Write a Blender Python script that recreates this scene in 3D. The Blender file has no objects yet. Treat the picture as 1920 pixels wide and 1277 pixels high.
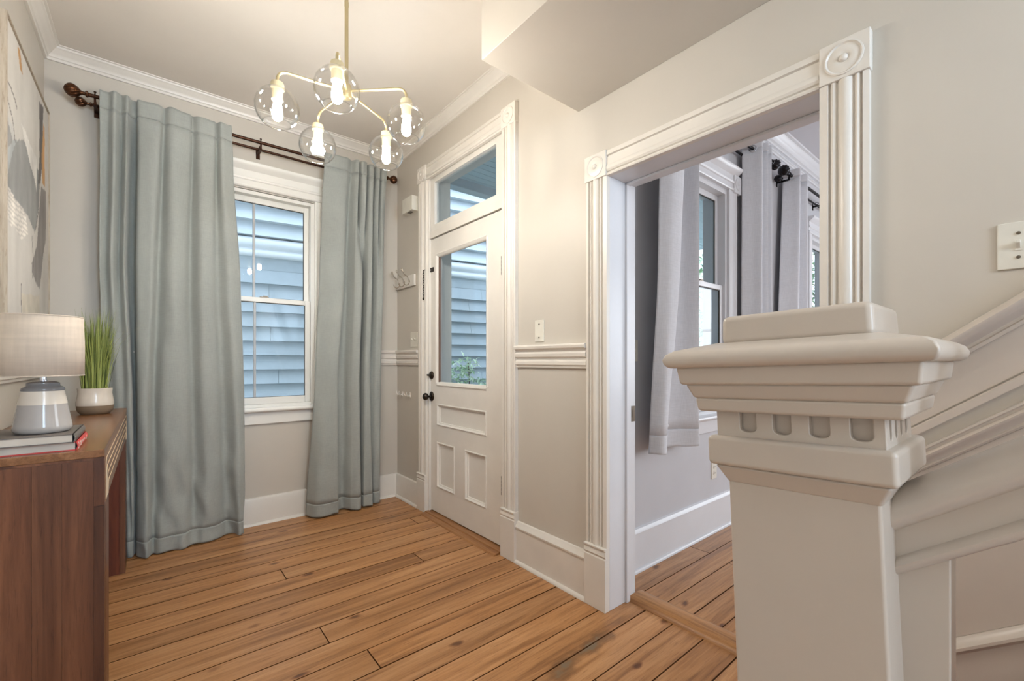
import bpy, bmesh, math, random
from mathutils import Vector, Matrix, noise
PI = math.pi
rnd = random.Random(11)
scene = bpy.context.scene
COL = scene.collection

# ------------------------------------------------------------------ camera, world, lights, exposure
cam_data = bpy.data.cameras.new('camera')
cam = bpy.data.objects.new('camera', cam_data)
COL.objects.link(cam)
cam.location = (0, 0, 1.15)
cam.rotation_euler = (PI / 2, 0, -math.radians(39.48))
cam_data.sensor_width = 36.0
cam_data.lens = 819.5 / 1920 * 36.0
cam_data.shift_y = 37.5 / 1920
cam_data.clip_start = 0.02
scene.camera = cam

scene.view_settings.view_transform = 'Standard'
scene.view_settings.look = 'None'
scene.view_settings.gamma = 1.0
scene.view_settings.use_curve_mapping = False
scene.view_settings.exposure = 1.14

world = bpy.data.worlds.new('sky')
scene.world = world
world.use_nodes = True
world.node_tree.nodes['Background'].inputs[0].default_value = (0.78, 0.89, 1.0, 1)
world.node_tree.nodes['Background'].inputs[1].default_value = 1.7


def area(name, loc, rot, sx, sy, power, col):
    l = bpy.data.lights.new(name, 'AREA')
    l.shape = 'RECTANGLE'
    l.size, l.size_y, l.energy, l.color = sx, sy, power, col
    o = bpy.data.objects.new(name, l)
    o.location, o.rotation_euler = loc, rot
    COL.objects.link(o)
    return o


# daylight through the hall window behind the camera and through the far sitting room window, plus two added fill lights
area('hall_window_daylight', (0.76, -2.78, 1.75), (PI / 2, 0, 0), 0.9, 1.5, 38.0, (0.58, 0.78, 1.0))
area('sitting_room_window_daylight', (6.28, -0.9, 1.6), (0, PI / 2, 0), 1.7, 2.4, 27.0, (0.97, 0.98, 1.0))
area('sitting_room_side_fill', (3.1, -2.8, 1.6), (PI / 2, 0, 0), 1.4, 1.6, 13.0, (0.97, 0.98, 1.0))  # added area light, brightens the pale curtains from the unseen side
pl_ = bpy.data.lights.new('hall_fill_light', 'POINT')  # unseen point light added to brighten the ceiling and bulkhead
pl_.energy, pl_.color, pl_.shadow_soft_size = 15.0, (1.0, 0.97, 0.92), 0.2
plo = bpy.data.objects.new('hall_fill_light', pl_)
plo.location = (0.75, -1.7, 2.15)
COL.objects.link(plo)
BULB = 172.0

# ------------------------------------------------------------------ materials


def lin(c):
    r = []
    for x in c:
        x /= 255.0
        r.append(x / 12.92 if x <= 0.04045 else ((x + 0.055) / 1.055) ** 2.4)
    return (*r, 1.0)


class NT:
    def __init__(self, name):
        self.m = bpy.data.materials.new(name)
        self.m.use_nodes = True
        self.t = self.m.node_tree
        self.b = self.t.nodes['Principled BSDF']
        self.out = self.t.nodes['Material Output']

    def n(self, kind, **kw):
        nd = self.t.nodes.new(kind)
        for k, v in kw.items():
            if k.startswith('i_'):
                nd.inputs[k[2:].replace('_', ' ')].default_value = v
            else:
                setattr(nd, k, v)
        return nd

    def l(self, a, b):
        self.t.links.new(a, b)

    def mapping(self, scale=(1, 1, 1), rand=False, kind='Object'):
        tc = self.n('ShaderNodeTexCoord')
        mp = self.n('ShaderNodeMapping')
        mp.inputs['Scale'].default_value = scale
        self.l(tc.outputs[kind], mp.inputs['Vector'])
        if rand:
            oi = self.n('ShaderNodeObjectInfo')
            mu = self.n('ShaderNodeMath', operation='MULTIPLY')
            mu.inputs[1].default_value = 37.0
            self.l(oi.outputs['Random'], mu.inputs[0])
            cb = self.n('ShaderNodeCombineXYZ')
            for i in range(3):
                self.l(mu.outputs[0], cb.inputs[i])
            self.l(cb.outputs[0], mp.inputs['Location'])
        return mp.outputs['Vector']

    def noise(self, vec, scale, detail=4.0, rough=0.55, dist=0.0):
        nd = self.n('ShaderNodeTexNoise')
        nd.inputs['Scale'].default_value = scale
        nd.inputs['Detail'].default_value = detail
        nd.inputs['Roughness'].default_value = rough
        nd.inputs['Distortion'].default_value = dist
        self.l(vec, nd.inputs['Vector'])
        return nd.outputs['Fac']

    def ramp(self, fac, stops):
        r = self.n('ShaderNodeValToRGB')
        el = r.color_ramp.elements
        while len(el) < len(stops):
            el.new(0.5)
        for e, (p, c) in zip(el, stops):
            e.position = p
            e.color = c if len(c) == 4 else (*c, 1)
        self.l(fac, r.inputs['Fac'])
        return r.outputs['Color']

    def mix(self, fac, a, b, mode='MIX'):
        m = self.n('ShaderNodeMix', data_type='RGBA', blend_type=mode)
        for s, v in ((m.inputs[0], fac), (m.inputs[6], a), (m.inputs[7], b)):
            if hasattr(v, 'links'):
                self.l(v, s)
            else:
                s.default_value = v
        return m.outputs[2]

    def math(self, op, a, b=0.0, clamp=False):
        m = self.n('ShaderNodeMath', operation=op, use_clamp=clamp)
        for s, v in ((m.inputs[0], a), (m.inputs[1], b)):
            if hasattr(v, 'links'):
                self.l(v, s)
            else:
                s.default_value = v
        return m.outputs[0]

    def bump(self, h, strength, dist=0.002):
        b = self.n('ShaderNodeBump')
        b.inputs['Strength'].default_value = strength
        b.inputs['Distance'].default_value = dist
        self.l(h, b.inputs['Height'])
        self.l(b.outputs['Normal'], self.b.inputs['Normal'])

    def color(self, c):
        if hasattr(c, 'links'):
            self.l(c, self.b.inputs['Base Color'])
        else:
            self.b.inputs['Base Color'].default_value = c


def paint(name, rgb, rough=0.5, bump=0.15, bscale=60, var=0.05, vscale=3.0, spec=0.5):
    t = NT(name)
    v = t.mapping()
    n1 = t.noise(v, vscale, 5)
    c = lin(rgb)
    d = tuple(x * (1 - 2 * var) for x in c[:3])
    t.color(t.ramp(n1, [(0.3, d), (0.7, c)]))
    t.b.inputs['Roughness'].default_value = rough
    t.b.inputs['Specular IOR Level'].default_value = spec
    if bump:
        t.bump(t.noise(v, bscale, 6, 0.6), bump)
    return t.m


def plain(name, rgb, rough=0.4, metal=0.0, spec=0.5, emit=0.0, ecol=None):
    t = NT(name)
    v = t.mapping()
    n1 = t.noise(v, 14, 3)
    c = lin(rgb)
    t.color(t.ramp(n1, [(0.25, tuple(x * 0.88 for x in c[:3])), (0.75, c)]))
    t.b.inputs['Roughness'].default_value = rough
    t.b.inputs['Metallic'].default_value = metal
    t.b.inputs['Specular IOR Level'].default_value = spec
    if emit:
        t.b.inputs['Emission Color'].default_value = ecol
        t.b.inputs['Emission Strength'].default_value = emit
    return t.m


def glass(name, tint=(0.96, 0.98, 0.98), ior=1.45, gain=1.0, power=None):
    t = NT(name)
    t.t.nodes.remove(t.b)
    tr = t.n('ShaderNodeBsdfTransparent')
    tr.inputs[0].default_value = (*tint, 1)
    gl = t.n('ShaderNodeBsdfGlossy')
    gl.inputs['Roughness'].default_value = 0.0
    lw = t.n('ShaderNodeLayerWeight')
    lw.inputs['Blend'].default_value = 0.5
    r0 = ((ior - 1) / (ior + 1)) ** 2
    f = t.math('ADD', t.math('MULTIPLY', t.math('POWER', lw.outputs['Facing'], power or 5.0), gain * (1 - r0)), r0 * gain, True)
    mx = t.n('ShaderNodeMixShader')
    t.l(f, mx.inputs[0])
    t.l(tr.outputs[0], mx.inputs[1])
    t.l(gl.outputs[0], mx.inputs[2])
    t.l(mx.outputs[0], t.out.inputs['Surface'])
    return t.m


def wood(name, dark, mid, light, axis='x', rough=0.4, grain=1.0, rand=True, knots=True, spec=0.5, tone=0.35, stain=False):
    t = NT(name)
    s = {'x': (0.55, 9, 9), 'y': (9, 0.55, 9), 'z': (9, 9, 0.55)}[axis]
    v = t.mapping(s, rand)
    n1 = t.noise(v, 2.2 * grain, 6, 0.62, 0.6)
    n2 = t.noise(v, 9.0 * grain, 5, 0.7, 0.2)
    c = t.ramp(n1, [(0.28, lin(dark)), (0.48, lin(mid)), (0.72, lin(light))])
    c = t.mix(t.ramp(n2, [(0.35, (1, 1, 1)), (0.55, (0, 0, 0))]), c, lin(dark), 'MIX') if False else c
    fine = t.ramp(n2, [(0.36, (0.62, 0.55, 0.48)), (0.52, (1, 1, 1))])
    c = t.mix(0.55, c, fine, 'MULTIPLY')
    n3 = t.noise(v, 26.0 * grain, 4, 0.7, 0.3)
    c = t.mix(0.6, c, t.ramp(n3, [(0.33, (0.52, 0.42, 0.34)), (0.43, (1, 1, 1))]), 'MULTIPLY')
    if rand:
        oi = t.n('ShaderNodeObjectInfo')
        lo, hi = ((0.80, 0.76, 0.70), (1.12, 1.08, 1.0)) if tone < 1 else ((0.55, 0.50, 0.46), (1.25, 1.2, 1.12))
        tn = t.ramp(oi.outputs['Random'], [(0.0, lo), (0.5, (1, 1, 1)), (1.0, hi)])
        c = t.mix(tone, c, tn, 'MULTIPLY')
    if knots:
        tc = t.mapping({'x': (1.0, 2.0, 1), 'y': (2.0, 1.0, 1), 'z': (2.0, 2.0, 1.0)}[axis], rand)
        vo = t.n('ShaderNodeTexVoronoi', feature='F1')
        vo.inputs['Scale'].default_value = 3.1
        wv = t.n('ShaderNodeVectorMath', operation='ADD')
        t.l(tc, wv.inputs[0])
        nz = t.n('ShaderNodeTexNoise')
        nz.inputs['Scale'].default_value = 6.0
        t.l(tc, nz.inputs['Vector'])
        sc = t.n('ShaderNodeVectorMath', operation='SCALE')
        sc.inputs['Scale'].default_value = 0.10
        t.l(nz.outputs['Color'], sc.inputs[0])
        t.l(sc.outputs[0], wv.inputs[1])
        t.l(wv.outputs[0], vo.inputs['Vector'])
        k = t.ramp(vo.outputs['Distance'], [(0.05, (0.22, 0.14, 0.09)), (0.07, (0.50, 0.38, 0.27)), (0.12, (1, 1, 1))])
        c = t.mix(0.9, c, k, 'MULTIPLY')
    if stain:
        # worn grey filler and dirt streak along one old joint near the threshold, at its own place on the boards
        wv_ = t.mapping((1, 1, 1))
        w1 = t.n('ShaderNodeTexNoise')
        w1.inputs['Scale'].default_value = 9.0
        w1.inputs['Detail'].default_value = 6.0
        t.l(wv_, w1.inputs['Vector'])
        sp_ = t.n('ShaderNodeSeparateXYZ')
        t.l(wv_, sp_.inputs[0])
        yy = t.math('ADD', sp_.outputs[1], t.math('MULTIPLY', t.math('SUBTRACT', sp_.outputs[0], 1.33), -0.09))
        ex = t.math('POWER', t.math('MULTIPLY', t.math('SUBTRACT', sp_.outputs[0], 1.33), 3.0), 2.0)
        ey = t.math('POWER', t.math('MULTIPLY', t.math('SUBTRACT', yy, 1.156), 22.0), 2.0)
        rr = t.math('ADD', t.math('SQRT', t.math('ADD', ex, ey)), t.math('MULTIPLY', t.math('SUBTRACT', w1.outputs['Fac'], 0.5), 2.2))
        c = t.mix(t.ramp(rr, [(0.62, (1, 1, 1)), (1.0, (0, 0, 0))]), c, t.mix(0.6, c, lin((96, 66, 40))))
        c = t.mix(t.ramp(rr, [(0.34, (1, 1, 1)), (0.52, (0, 0, 0))]), c, lin((126, 108, 86)))
    t.color(c)
    t.b.inputs['Roughness'].default_value = rough
    t.b.inputs['Specular IOR Level'].default_value = spec
    t.bump(n2, 0.12, 0.001)
    return t.m


def fabric(name, rgb, weave=260, rough=0.9, var=0.08, sheen=0.2, trans=0.0):
    t = NT(name)
    v = t.mapping((1, 1, 1))
    big = t.noise(v, 5, 5)
    va = t.mapping((1.0, 1.0, 0.06))
    vb = t.mapping((0.06, 0.06, 1.0))
    w = t.math('ADD', t.noise(va, weave, 2), t.noise(vb, weave, 2))
    c = lin(rgb)
    base = t.ramp(big, [(0.3, tuple(x * (1 - 1.5 * var) for x in c[:3])), (0.7, c)])
    wr = t.ramp(t.math('MULTIPLY', w, 0.5), [(0.36, (0.74, 0.74, 0.74)), (0.62, (1.12, 1.12, 1.12))])
    t.color(t.mix(0.32, base, wr, 'MULTIPLY'))
    t.b.inputs['Roughness'].default_value = rough
    t.b.inputs['Sheen Weight'].default_value = sheen
    t.b.inputs['Specular IOR Level'].default_value = 0.15
    t.bump(w, 0.15, 0.0006)
    return t.m


M = {}
M['wall'] = paint('wall_paint', (206, 199, 188), 0.42, 0.10, 90, 0.03, 2.0, 0.45)
M['wall_cool'] = paint('sitting_room_paint', (202, 202, 206), 0.5, 0.08, 90, 0.03)
M['ceil'] = paint('ceiling_paint', (232, 226, 218), 0.65, 0.06, 60, 0.035, 1.3, 0.3)
M['ceil_cool'] = paint('sitting_room_ceiling_paint', (206, 206, 212), 0.65, 0.05, 60, 0.03, 1.3, 0.3)
M['trim'] = paint('trim_gloss_paint', (230, 225, 217), 0.30, 0.16, 75, 0.03, 5.0, 0.5)
M['trim_thick'] = paint('thick_old_trim_paint', (230, 224, 215), 0.34, 0.14, 38, 0.035, 6.0, 0.5)
M['trim_cool'] = paint('sitting_room_trim_paint', (220, 220, 223), 0.32, 0.2, 60, 0.03)
M['newel'] = paint('newel_paint', (208, 197, 186), 0.30, 0.16, 34, 0.03, 4.0, 0.5)
M['vinyl'] = paint('window_vinyl', (238, 236, 230), 0.35, 0.0, 40, 0.02)
M['plastic'] = plain('ivory_plastic', (232, 228, 216), 0.35)
M['slot'] = plain('dark_slot', (60, 54, 48), 0.6)
M['screw'] = plain('screw_metal', (120, 112, 100), 0.35, 1.0)
M['bronze'] = plain('oil_rubbed_bronze', (70, 45, 32), 0.38, 0.85)
M['bronze_light'] = plain('bronze_highlight', (96, 64, 44), 0.35, 0.9)
M['black_metal'] = plain('black_rod_metal', (34, 33, 36), 0.3, 0.8)
M['dark_bronze'] = plain('dark_door_hardware', (64, 56, 50), 0.3, 0.9)
M['steel'] = plain('worn_steel', (124, 114, 102), 0.35, 0.9)
M['nickel'] = plain('nickel_hook', (178, 168, 152), 0.28, 1.0)
M['white_hook'] = plain('white_hook', (236, 232, 224), 0.35)
M['brass'] = plain('satin_brass', (202, 188, 150), 0.35, 0.85)
M['brass_lt'] = plain('socket_brass', (214, 204, 172), 0.4, 0.6)
M['chrome'] = plain('chrome', (205, 208, 215), 0.12, 1.0)
M['bulb'] = plain('lit_bulb', (255, 240, 214), 0.4, 0, 0.5, BULB, (1.0, 0.945, 0.865, 1))
M['bulb_neck'] = plain('bulb_neck', (240, 234, 222), 0.3)
M['globe'] = glass('clear_globe_glass', (0.985, 0.985, 0.98), 1.45, 1.0, 3.0)
M['pane'] = glass('window_glass', (0.94, 0.97, 0.99), 1.45, 1.0)
M['floor'] = wood('old_pine_floor', (128, 84, 46), (180, 129, 82), (203, 155, 109), 'x', 0.36, 1.0, True, True, 0.5, 0.65, True)
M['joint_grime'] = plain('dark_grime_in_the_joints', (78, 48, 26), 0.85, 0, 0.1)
M['door_saddle'] = wood('dark_door_threshold', (110, 68, 38), (156, 108, 66), (178, 130, 86), 'y', 0.4, 1.2, True, False)
M['saddle'] = wood('oak_threshold', (132, 86, 44), (172, 122, 72), (190, 140, 90), 'y', 0.4, 1.2, True, False)
M['subfloor'] = plain('dark_floor_gap', (44, 26, 14), 0.9)
M['walnut_z'] = wood('walnut_vertical', (62, 34, 20), (100, 60, 38), (132, 86, 58), 'z', 0.36, 0.8, True, False, 0.5, 1.0)
M['walnut_y'] = wood('walnut_long', (96, 62, 38), (134, 92, 60), (160, 116, 80), 'y', 0.27, 0.9, True, False, 0.5)
M['walnut_red'] = wood('walnut_inner', (70, 30, 16), (104, 50, 28), (124, 64, 38), 'z', 0.35, 0.8, True, False)
M['groove_highlight'] = plain('pale_groove_highlight', (226, 206, 172), 0.4)  # pale color stands for highlights on the groove edges
M['tread'] = wood('red_brown_tread', (96, 44, 24), (134, 68, 40), (156, 86, 54), 'x', 0.35, 1.0, True, False)
M['curtain'] = fabric('blue_grey_linen', (166, 170, 165), 420, 0.9, 0.06, 0.25)
M['curtain_pale'] = fabric('pale_grey_cotton', (218, 219, 224), 340, 0.8, 0.03, 0.2)
M['shade'] = fabric('shade_linen', (212, 198, 182), 110, 0.9, 0.05, 0.1)
M['ceramic_grey'] = plain('grey_glaze', (180, 174, 169), 0.12)
M['ceramic_dark'] = plain('dark_grey_glaze', (126, 125, 126), 0.15)
M['ceramic_white'] = plain('white_glaze', (222, 212, 198), 0.2)
M['terracotta'] = plain('raw_stoneware', (132, 112, 90), 0.85)
M['soil'] = plain('dark_soil', (52, 42, 30), 0.95)
M['cover_grey'] = plain('grey_book_cover', (112, 104, 98), 0.55)
M['cover_red'] = plain('red_book_cover', (214, 72, 66), 0.45)
M['pages'] = plain('page_edges', (216, 206, 192), 0.8)
M['ink_white'] = plain('white_spine_print', (240, 214, 204), 0.6)
M['frame_wood'] = wood('pale_oak_frame', (152, 140, 124), (180, 168, 150), (196, 184, 166), 'z', 0.5, 1.0, False, False)
M['siding'] = paint('clapboard_paint', (176, 186, 192), 0.7, 0.35, 30, 0.06, 4.0, 0.2)
M['siding_lit'] = paint('upper_clapboard_lit', (206, 214, 219), 0.7, 0.3, 30, 0.04, 4.0, 0.2)  # paler siding color, stronger light on the upper boards painted in
M['gutter'] = paint('gutter_paint', (232, 236, 240), 0.4, 0.05, 30, 0.03)
M['porch'] = paint('porch_paint', (190, 204, 210), 0.6, 0.15, 40, 0.05, 4.0, 0.3)
M['porch_ceiling'] = paint('pale_blue_porch_ceiling', (208, 226, 232), 0.6, 0.1, 40, 0.03, 4.0, 0.3)
M['porch_light'] = paint('porch_beam_paint', (196, 208, 214), 0.6, 0.1, 40, 0.04, 4.0, 0.3)
M['lawn'] = paint('lawn', (88, 104, 70), 0.95, 0.3, 20, 0.2, 6.0, 0.1)
M['bark'] = plain('bark', (96, 84, 70), 0.9)


def leaf_mat(name, a, b):
    t = NT(name)
    oi = t.n('ShaderNodeNewGeometry')
    t.color(t.ramp(oi.outputs['Random Per Island'], [(0.0, lin(a)), (1.0, lin(b))]))
    t.b.inputs['Roughness'].default_value = 0.5
    return t.m


M['leaf'] = leaf_mat('bush_leaves', (160, 194, 152), (238, 248, 228))
M['tree_leaf'] = leaf_mat('tree_leaves', (92, 132, 96), (170, 200, 160))
M['grass'] = leaf_mat('grass_blades', (84, 98, 38), (168, 178, 96))

# floor: long-lived marks of wear (grey filler streak, pale scuffs) at their own places


# ------------------------------------------------------------------ mesh building
class MB:
    def __init__(self):
        self.v, self.f = [], []

    def add(self, vs, fs):
        o = len(self.v)
        self.v += [tuple(p) for p in vs]
        self.f += [tuple(i + o for i in q) for q in fs]
        return self

    def box(self, x0, x1, y0, y1, z0, z1):
        vs = [(x, y, z) for z in (z0, z1) for y in (y0, y1) for x in (x0, x1)]
        return self.add(vs, [(0, 2, 3, 1), (4, 5, 7, 6), (0, 1, 5, 4), (2, 6, 7, 3), (0, 4, 6, 2), (1, 3, 7, 5)])

    def prism(self, poly, axis, a, b):
        n = len(poly)

        def P(p, t):
            return {'x': (t, p[0], p[1]), 'y': (p[0], t, p[1]), 'z': (p[0], p[1], t)}[axis]
        vs = [P(p, a) for p in poly] + [P(p, b) for p in poly]
        fs = [tuple(range(n)), tuple(range(2 * n - 1, n - 1, -1))]
        fs += [(i, (i + 1) % n, n + (i + 1) % n, n + i) for i in range(n)]
        return self.add(vs, fs)

    def sweep(self, prof, p0, p1, A, B, m0=0.0, m1=0.0):
        """closed profile of (a,b) carried straight from p0 to p1; m0/m1 mitre the ends along the path in proportion to a"""
        p0, p1, A, B = Vector(p0), Vector(p1), Vector(A), Vector(B)
        T = (p1 - p0).normalized()
        n = len(prof)
        vs = [p0 + A * a + B * b + T * (m0 * a) for a, b in prof] + [p1 + A * a + B * b - T * (m1 * a) for a, b in prof]
        fs = [tuple(range(n)), tuple(range(2 * n - 1, n - 1, -1))]
        fs += [(i, (i + 1) % n, n + (i + 1) % n, n + i) for i in range(n)]
        return self.add(vs, fs)

    def lathe(self, prof, c, n=24, axis='z', mod=None):
        vs, fs = [], []
        for k, (r, h) in enumerate(prof):
            for i in range(n):
                a = 2 * PI * i / n
                rr = r * (mod(a, h) if mod else 1)
                x, y = rr * math.cos(a), rr * math.sin(a)
                p = {'z': (x, y, h), 'x': (h, x, y), 'y': (x, h, y)}[axis]
                vs.append((c[0] + p[0], c[1] + p[1], c[2] + p[2]))
        for k in range(len(prof) - 1):
            for i in range(n):
                j = (i + 1) % n
                fs.append((k * n + i, k * n + j, (k + 1) * n + j, (k + 1) * n + i))
        if prof[0][0] > 1e-6:
            fs.append(tuple(range(n))[::-1])
        if prof[-1][0] > 1e-6:
            fs.append(tuple((len(prof) - 1) * n + i for i in range(n)))
        return self.add(vs, fs)

    def shell(self, prof, c, n=32, axis='z'):
        """revolved open shell, no caps"""
        o = len(self.f)
        self.lathe(prof, c, n, axis)
        self.f = [q for i, q in enumerate(self.f) if i < o or len(q) == 4]
        return self

    def tube(self, pts, r, n=10, closed=False):
        pts = [Vector(p) for p in pts]
        N = len(pts)
        rs = r if isinstance(r, (list, tuple)) else [r] * N
        up = Vector((0, 0, 1))
        vs, fs = [], []
        prev = None
        for i, p in enumerate(pts):
            if closed:
                t = (pts[(i + 1) % N] - pts[i - 1]).normalized()
            else:
                t = (pts[min(i + 1, N - 1)] - pts[max(i - 1, 0)]).normalized()
            if prev is None:
                a = up if abs(t.z) < 0.9 else Vector((1, 0, 0))
                u = (a - t * a.dot(t)).normalized()
            else:
                u = (prev - t * prev.dot(t)).normalized()
            prev = u
            w = t.cross(u)
            for k in range(n):
                g = 2 * PI * k / n
                vs.append(p + u * (rs[i] * math.cos(g)) + w * (rs[i] * math.sin(g)))
        for i in range(N if closed else N - 1):
            j = (i + 1) % N
            for k in range(n):
                q = (k + 1) % n
                fs.append((i * n + k, i * n + q, j * n + q, j * n + k))
        if not closed:
            fs.append(tuple(range(n))[::-1])
            fs.append(tuple((N - 1) * n + k for k in range(n)))
        return self.add(vs, fs)


ORG = {}


def mark(o, label=None, cat=None, group=None, kind=None):
    if label:
        o['label'] = label
    if cat:
        o['category'] = cat
    if group:
        o['group'] = group
    if kind:
        o['kind'] = kind
    return o


def build(name, mb, mat, parent=None, org=(0, 0, 0), bevel=0.0, seg=2, smooth=None, label=None, solid=0.0, kind=None):
    """link one mesh object; verts are given in world space, stored relative to the parent's base"""
    if parent is not None:
        org = ORG[parent.name]
    me = bpy.data.meshes.new(name)
    me.from_pydata([(x - org[0], y - org[1], z - org[2]) for x, y, z in mb.v], [], mb.f)
    bm = bmesh.new()
    bm.from_mesh(me)
    bmesh.ops.recalc_face_normals(bm, faces=bm.faces)
    bm.to_mesh(me)
    bm.free()
    me.materials.append(mat if not isinstance(mat, str) else M[mat])
    o = bpy.data.objects.new(name, me)
    COL.objects.link(o)
    if parent is not None:
        o.parent = parent
    else:
        o.location = org
    ORG[o.name] = org
    if smooth is not None:
        me.polygons.foreach_set('use_smooth', [True] * len(me.polygons))
        me.set_sharp_from_angle(angle=math.radians(smooth))
    if solid:
        s = o.modifiers.new('thickness', 'SOLIDIFY')
        s.thickness = solid
        s.offset = 0
    if bevel:
        b = o.modifiers.new('bevel', 'BEVEL')
        b.width, b.segments, b.limit_method, b.angle_limit = bevel, seg, 'ANGLE', math.radians(35)
        if smooth is None:
            me.polygons.foreach_set('use_smooth', [True] * len(me.polygons))
            me.set_sharp_from_angle(angle=math.radians(50))
        b.harden_normals = True
    if label:
        o['label'] = label
    if kind:
        o['kind'] = kind
    return o


def thing(name, label, cat, loc=(0, 0, 0), group=None, kind=None):
    o = bpy.data.objects.new(name, None)
    o.empty_display_size = 0.05
    o.location = loc
    COL.objects.link(o)
    ORG[o.name] = tuple(loc)
    return mark(o, label, cat, group, kind)


def box(*a):
    return MB().box(*a)


def grid_wall(axis, t0, t1, a0, a1, z0, z1, holes):
    """wall slab of thickness t0..t1 across `axis`, spanning a0..a1, with rectangular holes (a0,a1,z0,z1)"""
    A = sorted({a0, a1, *[h[0] for h in holes], *[h[1] for h in holes]})
    Z = sorted({z0, z1, *[h[2] for h in holes], *[h[3] for h in holes]})
    m = MB()
    for i in range(len(A) - 1):
        for k in range(len(Z) - 1):
            ca, cz = (A[i] + A[i + 1]) / 2, (Z[k] + Z[k + 1]) / 2
            if any(h[0] < ca < h[1] and h[2] < cz < h[3] for h in holes):
                continue
            if axis == 'x':
                m.box(t0, t1, A[i], A[i + 1], Z[k], Z[k + 1])
            else:
                m.box(A[i], A[i + 1], t0, t1, Z[k], Z[k + 1])
    return m


# ------------------------------------------------------------------ key dimensions
W = 1.62      # room face of the door wall
W2 = 1.80     # its sitting-room face
D = 3.51      # room face of the back (window) wall
L = -0.46     # room face of the left wall
H = 2.89      # hall ceiling
N = 1.42      # room face of the sitting-room window wall
HS = 3.02     # sitting-room ceiling

# ------------------------------------------------------------------ shell
S = 'structure'
mark(build('wall_left', box(L - 0.15, L, -2.95, D + 0.15, -0.02, 3.1), 'wall'), 'pale greige wall behind the console table and painting', 'wall', None, S)
mark(build('wall_back', grid_wall('y', D, D + 0.15, L, W2, -0.02, 3.1, [(0.17, 0.95, 0.80, 2.34)]), 'wall'), 'pale greige wall holding the curtained window', 'wall', None, S)
mark(build('wall_right', grid_wall('x', W, W2, -2.95, D, -0.02, 3.1, [(2.03, 3.02, -0.02, 2.555), (0.425, 1.275, -0.02, 2.005)]), 'wall'), 'greige wall with the glazed door and the cased opening', 'wall', None, S)
mark(build('wall_front', grid_wall('y', -2.95, -2.8, L, W, -0.02, 3.1, [(0.26, 1.26, 0.95, 2.55)]), 'wall'), 'hall wall facing the curtained window, with a plain window of its own', 'wall', None, S)
mark(build('ceiling', box(L, W, -2.8, D, H, H + 0.12), 'ceil'), 'off-white plaster ceiling above the globe chandelier', 'ceiling', None, S)
mark(build('bulkhead', box(1.035, W, -2.8, 1.452, 2.372, H), 'wall', bevel=0.003), 'boxed greige bulkhead dropping from the ceiling above the cased opening', 'bulkhead', None, S)

mark(build('wall_north', grid_wall('y', N, N + 0.16, W2, 6.5, -0.02, 3.1, [(2.40, 3.13, 0.78, 2.34), (4.88, 5.60, 0.78, 2.34)]), 'wall_cool'), 'pale grey sitting room wall with tall windows seen through the opening', 'wall', None, S)
mark(build('wall_east', grid_wall('x', 6.35, 6.5, -3.0, N, -0.02, 3.1, [(-2.1, 0.3, 0.75, 2.45)]), 'wall_cool'), 'far sitting room wall with its own wide window', 'wall', None, S)
mark(build('wall_south', grid_wall('y', -3.0, -2.85, W2, 6.35, -0.02, 3.1, [(2.4, 3.8, 0.8, 2.4)]), 'wall_cool'), 'sitting room wall opposite the tall windows', 'wall', None, S)
mark(build('ceiling', box(W2, 6.35, -2.85, N, HS, HS + 0.1), 'ceil_cool'), 'cool white sitting room ceiling seen through the opening', 'ceiling', None, S)


mark(build('upper_storey', box(-4.0, W2 + .2, -3.0, D + .15, 3.12, 6.4), 'siding'), 'upper storey of this house above the hall', 'upper storey', None, S)


# ------------------------------------------------------------------ floors, plank by plank
def plank_floor(name, label, x0, x1, y0, y1, phase, width, lens, seed):
    r = random.Random(seed)
    root = thing(name, label, 'floor', (0, 0, 0), None, S)
    build('subfloor', box(x0, x1, y0, y1, -0.06, -0.012), 'subfloor', root)
    k0 = math.floor((y0 - phase) / width)
    k = k0
    while phase + k * width < y1:
        a, b = max(y0, phase + k * width), min(y1, phase + (k + 1) * width)
        k += 1
        if b - a < 0.02:
            continue
        x = x0
        first = True
        while x < x1 - 0.01:
            ln = r.uniform(*lens) * (r.uniform(0.3, 0.9) if first else 1)
            first = False
            e = min(x1, x + ln)
            if x1 - e < 0.35:
                e = x1
            g, c, zt = 0.0011, 0.0026, r.uniform(-0.0009, 0.0004)
            X0, X1, Y0, Y1 = x + g * (x > x0), e - g * (e < x1), a + g, b - g
            vs = [(X0, Y0, -0.012), (X1, Y0, -0.012), (X1, Y1, -0.012), (X0, Y1, -0.012),
                  (X0, Y0, zt - c), (X1, Y0, zt - c), (X1, Y1, zt - c), (X0, Y1, zt - c),
                  (X0 + c * .4, Y0 + c * .6, zt), (X1 - c * .4, Y0 + c * .6, zt), (X1 - c * .4, Y1 - c * .6, zt), (X0 + c * .4, Y1 - c * .6, zt)]
            fs = [(0, 3, 2, 1), (8, 9, 10, 11)]
            for q in (0, 4):
                for i in range(4):
                    j = (i + 1) % 4
                    fs.append((q + i, q + j, q + 4 + j, q + 4 + i))
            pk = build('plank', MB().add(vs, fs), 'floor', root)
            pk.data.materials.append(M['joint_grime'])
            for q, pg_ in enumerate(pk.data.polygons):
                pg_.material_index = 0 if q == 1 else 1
            x = e
    return root


fl = plank_floor('floor', 'worn honey pine plank floor of the entrance hall', L, W2 + 0.02, -2.8, D, 1.436, 0.1365, (2.0, 4.2), 5)
fl2 = plank_floor('floor', 'pine plank floor of the sitting room beyond the threshold', W2 + 0.02, 6.35, -2.85, N, 1.39, 0.128, (0.9, 2.6), 8)

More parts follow.
